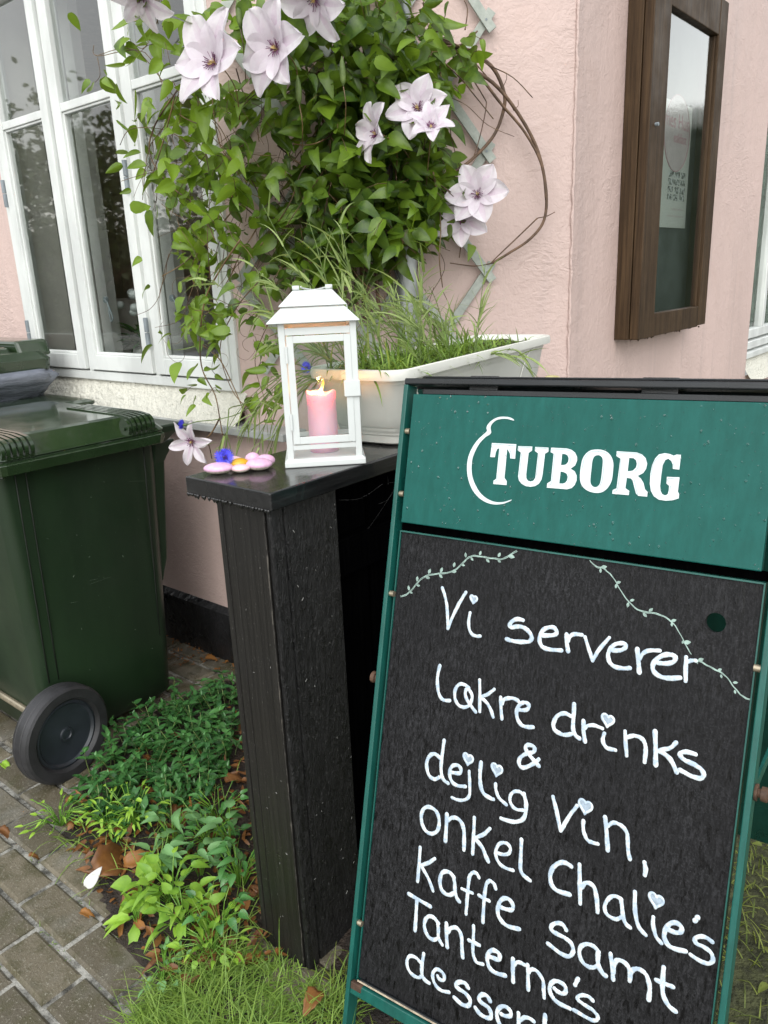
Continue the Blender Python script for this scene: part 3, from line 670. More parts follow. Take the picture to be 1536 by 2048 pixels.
for nm, q in (('side_pane', ((b_ - .0035, .019, .043), (b_ - .0022, .136, .246))), ('side_pane', ((a_ + .0022, .019, .043), (a_ + .0035, .136, .246))), ('back_pane', ((.019, b_ - .0035, .043), (.136, b_ - .0022, .246)))):
    g = MB(); lbox(g, *q); g.build(nm, M_LGLASS, LA)
g = MB()
ringc = lambda cs, h, z: [lp(cs + sx * h, c0 + sy * h, z) for sx, sy in ((-1, -1), (1, -1), (1, 1), (-1, 1))]
g.loft([ringc(.0705, .0835, .2675), ringc(.0705, .0842, .2688), ringc(.0715, .0525, .2985), ringc(.0715, .050, .2985), ringc(.0705, .0815, .2665)], False, False)
g.build('lower_roof', M_LANT, LA, bevel=.0008)
g = MB(); g.loft([ringc(.0715, .0610, .2955), ringc(.0715, .0618, .2968), ringc(.073, .0365, .3225)], False, True); g.build('upper_roof', M_LANT, LA, bevel=.0008)
g = MB()
for s in (.036, .098): g.cyl(lp(s, .077, .327), LT, .0045, .013, 12)
g.tube(smooth_pts([lp(.052, .077, .329), lp(.056, .10, .326), lp(.077, .125, .322), lp(.098, .10, .326), lp(.103, .077, .329)], 5), .0016, 6); g.build('handle', M_LANT, LA, smooth=True)
g = MB(); g.tube([lp(.1335, .03, .2965), lp(.1345, .03, .288), lp(.133, .03, .281)], .0012, 6); g.build('roof_wire', M_LANT, LA)
# ================================================================ candle
cc = lp(.077, .072, .0165)
CA = thing('candle', 'burning pink pillar candle inside the white lantern', 'candle', cc)
m, nt, bs, nw, ln = nodes('pink_wax'); bs.inputs['Base Color'].default_value = (.86, .52, .63, 1); bs.inputs['Roughness'].default_value = .45
bs.inputs['Subsurface Weight'].default_value = .6; bs.inputs['Subsurface Radius'].default_value = (1, .28, .14); bs.inputs['Subsurface Scale'].default_value = .03
g = MB(); n = 36; rings = []
random.seed(3); topz = [.116 + .0028 * math.sin(2 * a + .6) + .0016 * math.sin(5 * a + 1) for a in [2 * math.pi * k / n for k in range(n)]]
cr = lambda rr, zf: [cc + V((rr * math.cos(2 * math.pi * k / n), rr * math.sin(2 * math.pi * k / n), zf(k))) for k in range(n)]
for z in (0, .02, .05, .08, .10): rings.append(cr(.0285 + .0004 * math.sin(z * 300), lambda k: z if z else .0))
rings += [cr(.0290, lambda k: topz[k] - .002), cr(.0275, lambda k: topz[k]), cr(.0235, lambda k: topz[k] - .004), cr(.018, lambda k: .107), cr(.004, lambda k: .104)]
g.loft(rings); g.build('wax', m, CA, smooth=True)
fx = V((-.002, .001, 0)); g = MB(); g.tube([cc + EZ * .103, cc + EZ * .110, cc + fx + EZ * .117], .0009, 6); g.build('wick', M_RUBBER, CA)
m, nt, bs, nw, ln = nodes('flame'); t_ = nw('ShaderNodeTexCoord'); sx = nw('ShaderNodeSeparateXYZ'); ln(t_.outputs['Generated'], sx.inputs[0])
col_ = ramp(nt, sx.outputs['Z'], [(0, (1, .80, .42)), (.3, (1, .62, .16)), (1, (1, .33, .03))]); ln(col_, bs.inputs['Emission Color']); bs.inputs['Base Color'].default_value = (0, 0, 0, 1)
ln(maprange(nt, sx.outputs['Z'], .12, .6, 9, 1.3), bs.inputs['Emission Strength'])
g = MB(); fp = [cc + V((0, 0, .109)), cc + V((-.001, 0, .113)), cc + V((.0, 0, .118)), cc + LT * .003 + EZ * .125, cc + LT * .0055 + EZ * .133, cc + LT * .0055 + EZ * .141]
g.tube(smooth_pts(fp, 4), [.001, .0026, .0039, .0048, .0053, .0054, .0052, .0047, .0040, .0034, .0028, .0025, .0025, .0027, .0029, .0029, .0026, .0021, .0016, .0010, .0004], 10); g.build('flame', m, CA, smooth=True)
pl_ = bpy.data.lights.new('candle_light', 'POINT'); pl_.energy = .42; pl_.color = (1, .42, .10); pl_.shadow_soft_size = .006
po = bpy.data.objects.new('candle_light', pl_); SC.collection.objects.link(po); po.parent = CA; po.location = (0, 0, .122)

# ================================================================ painted stones on the cap
M_STPINK = mat('pink_stone_paint', (.66, .40, .57), .38, .10, 90, coat=.25, bmp=.35, bscale=70); M_STPALE = mat('pale_pink_stone', (.74, .50, .54), .35, .08, 60, coat=.3)
M_STYEL = mat('ochre_stone_paint', (.60, .33, .015), .3, .06, 60, coat=.3); M_STRAW = mat('raw_stone', (.42, .34, .27), .5, .2, 120, col2=(.5, .45, .38))
def stone(label, px, py, rx, ry, rz, yaw, mt_, tilt=0, z=CZ + .001, under=True):
    c_ = on_z(px, py, z); c_.z = z + rz * .92
    X = V((math.cos(yaw), math.sin(yaw), 0)); Y = V((-math.sin(yaw), math.cos(yaw), 0)); Z = (EZ + X * tilt).normalized(); X = (X - Z * X.dot(Z)).normalized()
    t = thing('painted_stone', label, 'stone', (c_.x, c_.y, z), 'painted stones on the cap')
    g = MB(); g.ball(c_, rx, ry, rz, 22, 12, ax=(X, Z.cross(X), Z), wob=R(.03, .10))
    # lower third left unpainted
    me = g.build('painted_top', mt_, t, smooth=True); me.data.materials.append(M_STRAW)
    if under:
        for p in me.data.polygons:
            if (p.center + c_ - V((0, 0, 0))).z - c_.z + 0 < 0 and False: pass
        zc = [p.center.z for p in me.data.polygons]; lo, hi = min(zc), max(zc)
        for p, z_ in zip(me.data.polygons, zc):
            if z_ < lo + (hi - lo) * .32: p.material_index = 1
    return t
A_ = math.radians(40)
stone('largest bright pink painted stone at the front of the cap', 438, 946, .027, .021, .0105, A_, M_STPINK)
stone('small pale pink stone between the large pink one and the yellow one', 482, 944, .017, .014, .0078, A_, M_STPALE)
stone('round glossy pink stone nearest the lantern with a grey underside', 519, 939, .024, .020, .0115, A_, M_STPINK)
stone('flat ochre yellow painted stone behind the small pale pink one', 480, 938, .018, .016, .011, A_, M_STYEL, under=False)
stone('flat pale stone leaning behind the ochre yellow stone', 474, 932, .018, .012, .010, A_, M_STPALE, .35)
stone('pink stone behind the round glossy pink one, rightmost at the back', 532, 932, .018, .014, .012, A_, M_STPINK)
stone('pink stone at the back left of the round glossy pink one', 507, 932, .015, .013, .014, A_, M_STPINK)

# ================================================================ planter
PA, PBp = V((-.136, .99, 0)).normalized(), V((-.99, -.136, 0)).normalized()
PC = V((-.943, 1.191, 0)) + PA * .435 + PBp * .118; PH = 1.225
PT = thing('flower_box', 'long cream plastic flower box of grassy cornflowers on the fence cap', 'flower box', (PC.x, PC.y, CZ))
pr_ = lambda w, h, r, z: [V((PC.x, PC.y, z)) + PA * x + PBp * y for x, y in rrect(w, h, r, 6)]
g = MB(); prof = [(.74, .150, .03, CZ + .0015), (.755, .160, .032, CZ + .006), (.757, .162, .032, CZ + .022), (.763, .166, .032, CZ + .0235), (.765, .167, .032, CZ + .030), (.768, .169, .032, CZ + .0315), (.770, .170, .032, CZ + .038), (.774, .172, .033, CZ + .0395),
     (.822, .205, .038, PH - .034), (.828, .209, .038, PH - .032), (.832, .211, .038, PH - .022), (.868, .236, .042, PH - .0215), (.872, .239, .043, PH - .012), (.868, .236, .042, PH - .002), (.860, .230, .04, PH), (.848, .221, .04, PH - .001), (.838, .212, .038, PH - .006), (.80, .185, .034, CZ + .06), (.74, .14, .03, CZ + .015)]
g.loft([pr_(*q) for q in prof]); g.build('box', M_PLANTER, PT, auto=40)
g = MB(); random.seed(14); gr = []
for k in range(10): gr.append([V((PC.x, PC.y, PH - .018 + R(-.006, .008))) + PA * (-.413 + .826 * i / 26) + PBp * (-.102 + .204 * k / 9) for i in range(27)])
g.sheet(gr); g.build('soil', M_SOIL, PT, smooth=True)
for k in range(2):
    g = MB(); c_ = V((PC.x, PC.y, PH - .026)) + PA * (.30 * (1 if k else -1)); 
    pts = [c_ + PA * (.07 * math.cos(a)) * (-1 if k else 1) - PBp * (.1085 - .018 * (1 - math.sin(a)) ) - EZ * (.11 * (1 - math.sin(a))) for a in [i * .15 for i in range(11)]]
    g.tube(pts, .0012, 5); g.build('moulded_arc', M_PLANTER, PT, smooth=True)
# little yellow tube end at the wall corner
tp = on_x(1104, 754, -1.12); TU = V((tp.x, tp.y, tp.z))
g = MB(); g.lathe(V((TU.x, TU.y, CZ)), V((.10, -.14, .98)), [(.018, 0), (.019, TU.z - CZ - .012), (.0225, TU.z - CZ - .009), (.0225, TU.z - CZ), (.017, TU.z - CZ), (.016, .004)], 20, cap=False)
tag(g.build('plastic_tube', mat('pale_yellow_plastic', (.62, .56, .26), .4), None, smooth=True), 'pale yellow plastic tube end standing behind the chalkboard top at the wall corner', 'tube')

# ================================================================ wheelie bins
BIN1 = thing('wheelie_bin', 'nearest dark green wheelie bin with wet closed lid and black wheel', 'bin', (-2.38, 1.15, 0), 'green wheelie bins')
def bring(x0, x1, y0, y1, r, z, n=5):
    return [V(((x0 + x1) / 2 + a, (y0 + y1) / 2 + b, z)) for a, b in rrect(x1 - x0, y1 - y0, r, n)]
def bin_body(dx=0., root=None, top=.95):
    g = MB(); L = [(.04, -2.62, -2.17, .955, 1.365), (.06, -2.635, -2.155, .945, 1.385), (.25, -2.65, -2.145, .928, 1.392), (.60, -2.675, -2.125, .912, 1.400), (.90, -2.70, -2.108, .895, 1.408), (top, -2.705, -2.103, .892, 1.410)]
    g.loft([bring(x0 + dx, x1 + dx, y0, y1, .040 - .010 * (z - .05), z) for z, x0, x1, y0, y1 in L]); return g.build('body', M_GREEN, root, auto=50)
bin_body(0, BIN1)
# vertical ribs coloured as crease shade, and the box-shaped corner stiffener on the right edge
M_CREASE_SHADE = mat('crease_shade', (.003, .007, .003), .7, .2, 20)  # near-black green, the shade in the creases put into the colour
for y in (1.350, .985, .955):
    g = MB(); g.tube([V((-2.1452 + k * .0525, y + (.0 if y > 1.2 else -.012 * k), .27 + .68 * k)) for k in (0, .25, .5, .75, 1)], .0022, 6)
    g.build('rib', M_CREASE_SHADE, BIN1, smooth=True)
g = MB()
g.loft([[V(q) for q in ((x0, y0, z), (x1, y0, z), (x1, y1, z), (x0, y1, z))] for z, x0, x1, y0, y1 in ((.455, -2.20, -2.146, 1.380, 1.394), (.53, -2.20, -2.144, 1.385, 1.420), (.86, -2.21, -2.118, 1.392, 1.438), (.93, -2.21, -2.10, 1.395, 1.475))])
g.build('corner_stiffener', M_GREEN, BIN1, bevel=.006)
g = MB()
g.loft([[V(q) for q in ((x0, y0, z), (x1, y0, z), (x1, y1, z), (x0, y1, z))] for z, x0, x1, y0, y1 in ((.925, -2.68, -2.094, .885, 1.43), (.962, -2.69, -2.075, .880, 1.475), (.985, -2.69, -2.07, .880, 1.49))])
g.build('rim', M_GREEN, BIN1, bevel=.006)
g = MB(); random.seed(23)
for i in range(16):
    y, z = R(.98, 1.32), R(.2, .86); L = R(.02, .09) if i < 4 else R(.002, .008); a = R(-.25, .45) if i < 4 else R(0, 3)
    fx_ = lambda z: -2.1435 + (z - .25) * .0525
    pts = [V((fx_(z + L * t * math.sin(a)) + .0012, y + L * t * math.cos(a), z + L * t * math.sin(a))) for t in (0, .35, .7, 1)]
    g.tube(pts, R(.0002, .0004) if i < 4 else R(.0005, .0010), 5)
kind(g.build('scuffs', mat('pale_scuff', (.085, .12, .08), .7, .3, 60), BIN1), 'stuff')
# lid
def lid(root, dx=0., dz=0., name='lid', wet=M_GREENWET):
    g = MB(); rr = lambda x0, x1, y0, y1, z, r=.03: bring(x0 + dx, x1 + dx, y0, y1, r, z + dz, 3)
    g.loft([rr(-2.70, -2.040, .872, 1.405, .938), rr(-2.70, -2.035, .870, 1.410, .968), rr(-2.698, -2.045, .874, 1.407, .971), rr(-2.698, -2.047, .876, 1.405, .975), rr(-2.698, -2.040, .872, 1.409, .979), rr(-2.695, -2.045, .874, 1.405, .985),
            rr(-2.672, -2.088, .905, 1.372, 1.030), rr(-2.655, -2.105, .92, 1.355, 1.034)], True, True)
    return g.build(name, wet, root, bevel=.004)
LID = lid(BIN1)
for yk in (.905, 1.285):                       # ribbed hinge knuckles wrapped over the lid edge
    g = MB()
    for k in range(5):
        y = yk + k * .0165; pr = []
        for a in range(0, 190, 15):
            th = math.radians(a); pr.append((-2.062 + .030 * math.sin(th), 1.003 + .030 * math.cos(th)))
        pr = [(-2.40, 1.038), (-2.10, 1.037)] + pr + [(-2.066, .968)]
        g.loft([[V((x, y + dy * (.9), z)) for dy in (0,)] + [V((x, y + .010, z)), V((x - .004, y + .010, z - .009)), V((x - .004, y, z - .009))] for x, z in pr])
    KN = g.build('hinge', M_GREENWET, LID, auto=30)
    g = MB(); g.cyl((-2.062, yk - .012, 1.002), (0, 1, 0), .026, .010, 20); g.cyl((-2.062, yk - .018, 1.002), (0, 1, 0), .010, .02, 14)
    g.loft([[V((-2.085, yk - .010, 1.0)), V((-2.036, yk - .010, 1.0)), V((-2.036, yk - .001, 1.0)), V((-2.085, yk - .001, 1.0))], [V((-2.085, yk - .010, .93)), V((-2.062, yk - .010, .93)), V((-2.062, yk - .001, .93)), V((-2.085, yk - .001, .93))]]); g.build('hinge_plate', M_GREENWET, LID, auto=35)
# wheel
WC = V((-2.072, .930, .142)); AX = V((.985, .17, 0)).normalized()
g = MB(); rT = .148
g.lathe(WC - AX * .028, AX, [(.100, .004), (rT - .012, 0), (rT - .003, .006), (rT, .016), (rT - .0015, .018), (rT - .0015, .021), (rT, .023), (rT, .041), (rT - .0015, .043), (rT - .0015, .047), (rT, .049), (rT - .003, .062), (rT - .010, .067), (.112, .066), (.104, .058), (.1, .045)], 56)
WH = g.build('wheel', M_RUBBER, BIN1, auto=35)
g = MB(); g.lathe(WC + AX * .018, AX, [(.103, 0), (.103, .009), (.096, .011), (.090, .004), (.086, .003), (.03, .006), (.022, .006), (.020, .0105), (.014, .0115), (.012, .008), (.004, .009)], 48); g.build('hub', M_HUB, WH, auto=30)
WC2 = V((-2.70, .93, .142)); g = MB(); g.lathe(WC2 - V((.028, 0, 0)), (1, 0, 0), [(.02, .0), (rT - .012, 0), (rT, .016), (rT, .042), (rT - .010, .059), (.02, .058)], 40); g.build('wheel', M_RUBBER, BIN1, auto=35)
g = MB(); g.cyl((-2.72, .93, .142), (1, 0, 0), .011, .64, 12); g.build('axle', M_BOLT, BIN1)
# second bin, lid slightly lifted
BIN2 = thing('wheelie_bin', 'middle dark green wheelie bin with thin flat lid behind the nearest one', 'bin', (-3.06, 1.25, 0), 'green wheelie bins')
def sh(o, dy):
    o.location.y += dy
b2 = bin_body(-.655, BIN2, .93); sh(b2, .10)
g = MB(); rr = lambda x0, x1, y0, y1, z, r=.03: bring(x0, x1, y0, y1, r, z, 3)
g.loft([rr(-3.36, -2.735, .99, 1.585, .982), rr(-3.36, -2.73, .985, 1.592, .986), rr(-3.36, -2.73, .985, 1.592, .996), rr(-3.34, -2.755, 1.01, 1.57, 1.004)]); L2 = g.build('lid', M_GREENWET, BIN2, bevel=.003)
g = MB(); g.box((-3.33, 1.02, .95), (-2.765, 1.55, .981)); g.build('rim', M_RUBBER, BIN2, bevel=.006)
# third bin: grey bag hanging out under the lid
BIN3 = thing('wheelie_bin', 'farthest dark green wheelie bin whose raised lid presses on a grey bag', 'bin', (-3.70, 1.25, 0), 'green wheelie bins')
b3 = bin_body(-1.30, BIN3, 1.0); sh(b3, .10)
DX, DY, DZ = -.005, 0, 0
g = MB(); xr = -3.0
rr = lambda x1, y0, y1, z, r=.03: bring(-3.72, x1, y0, y1, r, z, 4)
g.loft([rr(xr + .0, .93, 1.575, 1.108), rr(xr + .005, .925, 1.582, 1.150), rr(xr - .03, .95, 1.56, 1.178), rr(xr - .07, .97, 1.545, 1.180), rr(xr - .09, .98, 1.54, 1.165)], True, True)
LID3 = g.build('lid', M_GREENWET, BIN3, bevel=.006)
g = MB()
g.loft([[V((x, y, z)) for x, y, z in ((-3.72, y0, 1.16), (xr - .03, y0, 1.16), (xr - .06, y0, 1.222), (-3.72, y0, 1.222))] for y0 in (1.47, 1.60)])
g.loft([[V((x, y, z)) for x, y, z in ((-3.72, y0, 1.16), (xr - .04, y0, 1.16), (xr - .09, y0, 1.20), (-3.72, y0, 1.20))] for y0 in (1.35, 1.455)])
g.build('lid_ridge', M_GREENWET, LID3, bevel=.012)
# bag
BAG = None; g = MB(); rings = []; n = 48
random.seed(17)
for k, (z, gx, gy) in enumerate(((1.112, -.01, -.01), (1.106, .035, .035), (1.086, .055, .05), (1.062, .040, .036), (1.03, .018, .015), (1.005, .000, -.005), (.985, -.02, -.02))):
    base = bring(-3.66 - gx, -3.02 + gx, .95 - gy, 1.555 + gy, .08, z, 11)
    rings.append([p + V((R(-.003, .003) + .006 * math.sin(i * 1.1 + k * .7), R(-.003, .003) + .006 * math.sin(i * .9 + k), .006 * math.sin(i * .5 + k * 1.3) + R(-.002, .002))) for i, p in enumerate(base)])
g.loft(rings, False, False); tag(g.build('bin_bag', M_BAG, None, smooth=True), 'grey plastic rubbish bag bulging out under the raised green lid', 'bag')

# ================================================================ sandwich board
SB = thing('sandwich_board', 'green A-frame pavement sign with white header lettering above a handwritten chalkboard', 'sign', sb(.297, .99, -.2) * 1)
def sbx(g, a, b, c=0.): g.obox(P0, U, -VV, N, (a[0], -b[1], a[2]), (b[0], -a[1], b[2]), c)   # u, v (down), o
BW, BH = .594, .8273
for u0, dv in ((-.0185, 1.000), (BW + .0095, 1.0185)):
    g = MB(); sbx(g, (u0, -.262, -.020), (u0 + .009, dv, .012)); g.build('side_rail', M_RAIL, SB, bevel=.0015)
g = MB(); sbx(g, (-.0185, -.2735, -.018), (BW + .0185, -.2625, .0115)); sbx(g, (.02, -.2785, -.06), (BW - .02, -.274, .004)); g.build('top_bar', M_SIGNBLK, SB, bevel=.003)
g = MB(); sbx(g, (.012, -.2572, -.014), (BW - .012, -.2475, -.005)); g.build('upper_strip', M_SIGNBLK, SB, bevel=.001)
g = MB(); sbx(g, (.0035, -.2455, -.003), (BW - .0035, -.018, .012)); HD = g.build('header_panel', M_SIGNGREEN, SB, bevel=.0015)
# chalkboard with a round finger hole
g = MB(); hc, hr = (.5385, .0628), .0138; n = 32
out = []
for k in range(n):
    a = 2 * math.pi * (k + .5) / n; dx, dy = math.cos(a), math.sin(a)
    t = min([((BW - hc[0]) / dx if dx > 0 else -hc[0] / dx) if abs(dx) > 1e-6 else 9, ((BH - hc[1]) / dy if dy > 0 else -hc[1] / dy) if abs(dy) > 1e-6 else 9])
    out.append((hc[0] + dx * t, hc[1] + dy * t))
for cu_, cv_ in ((0, 0), (BW, 0), (BW, BH), (0, BH)):
    k = min(range(n), key=lambda i: (out[i][0] - cu_) ** 2 + (out[i][1] - cv_) ** 2); out[k] = (cu_, cv_)
inn = [(hc[0] + hr * math.cos(2 * math.pi * (k + .5) / n), hc[1] + hr * math.sin(2 * math.pi * (k + .5) / n)) for k in range(n)]
rg = [[sb(u, v, o) for u, v in q] for q, o in ((inn, -.010), (out, -.010), (out, -.0002), (inn, -.0002))]
g.loft(rg[1:] , False, False); g.loft([rg[3], rg[0]], False, False); g.loft([rg[0], rg[1]], False, False)
BD = g.build('chalkboard', M_BOARD, SB)
g = MB(); sbx(g, (0, -.003, -.0125), (BW, -.0005, .003)); sbx(g, (-.0025, -.003, -.0125), (-.0005, BH + .002, .0025)); sbx(g, (BW + .0005, -.003, -.0125), (BW + .0025, BH + .002, .0035))
g.build('edge_strip', M_RAIL, SB)
g = MB(); sbx(g, (.006, BH - .001, -.004), (BW - .006, BH + .007, .005)); g.build('bottom_trim', M_SIGNBLK, SB, bevel=.002)
g = MB(); sbx(g, (.002, BH + .0012, .0052), (BW - .01, BH + .0045, .0060)); g.build('worn_or_highlit_edge', mat('bare_wood', (.36, .30, .22), .7, .3, 60), SB)
g = MB(); sbx(g, (-.0093, BH + .0075, -.018), (BW + .0093, BH + .030, .0105)); g.build('bottom_rail', M_RAIL, SB, bevel=.002)
g = MB(); sbx(g, (-.0088, BH + .006, .0015), (.016, BH + .020, .0115)); g.build('rust_patch', M_RUST, SB, bevel=.002)
g = MB(); sbx(g, (-.009, -.0175, -.016), (BW + .009, -.0035, -.012)); g.build('gap_shade_strip', M_INNERB, SB)  # blackened strip: the shadow gap under the header put into its colour
for u_, v_ in ((-.0093, -.180), (-.0093, -.068), (-.0093, .1125), (-.0093, .725), (BW + .0005, .1136), (BW + .0005, .70), (BW + .0005, -.13)):
    g = MB(); g.cyl(sb(u_, v_, .004), U, .0052, .0088, 14); g.build('bolt', M_BOLT, SB, auto=40)
# rear frame
T0 = sb(0, -.268, -.045); RV = V((.030, .335, -.942)).normalized(); RN = U.cross(RV).normalized()
def rbx(g, a, b): g.obox(T0, U, RV, RN, a, b)
for u0 in (-.0185, BW + .0095):
    L = (T0 + U * u0).z / -RV.z
    g = MB(); rbx(g, (u0, .0, -.016), (u0 + .009, L, .016)); g.build('rear_rail', M_RAIL, SB, bevel=.0015)
g = MB(); rbx(g, (.002, .03, -.004), (BW - .002, 1.06, .004)); g.build('rear_panel', M_REARG, SB, bevel=.001)
g = MB(); rbx(g, (-.0185, -.012, -.016), (BW + .0185, 0, .016)); g.build('rear_bar', M_SIGNBLK, SB, bevel=.002)
for u0 in (.10, BW - .20):
    g = MB(); sbx(g, (u0, -.282, -.062), (u0 + .055, -.250, -.012)); g.build('hinge', M_SIGNBLK, SB, bevel=.002)
for u_, v_, dr in ((BW + .0187, .2835, 1), (-.0187, .2724, -1)):
    g = MB(); g.lathe(sb(u_, v_, -.004), U * dr, [(.011, 0), (.012, .002), (.012, .004), (.006, .0045), (.0065, .008), (.010, .0085), (.0105, .016), (.008, .018)], 18); KB = g.build('knob', M_RUST, SB, auto=40)
    rp = T0 + U * (u_ - dr * .004); b_end = rp + RV * .52
    g = MB(); a0 = sb(u_ - dr * .003, .2835, -.021); d_ = (b_end - a0); g.obox(a0, d_.normalized(), U, d_.normalized().cross(U), (0, -.002, -.009), (d_.length, .002, .009)); g.build('spreader', M_RAIL, SB)
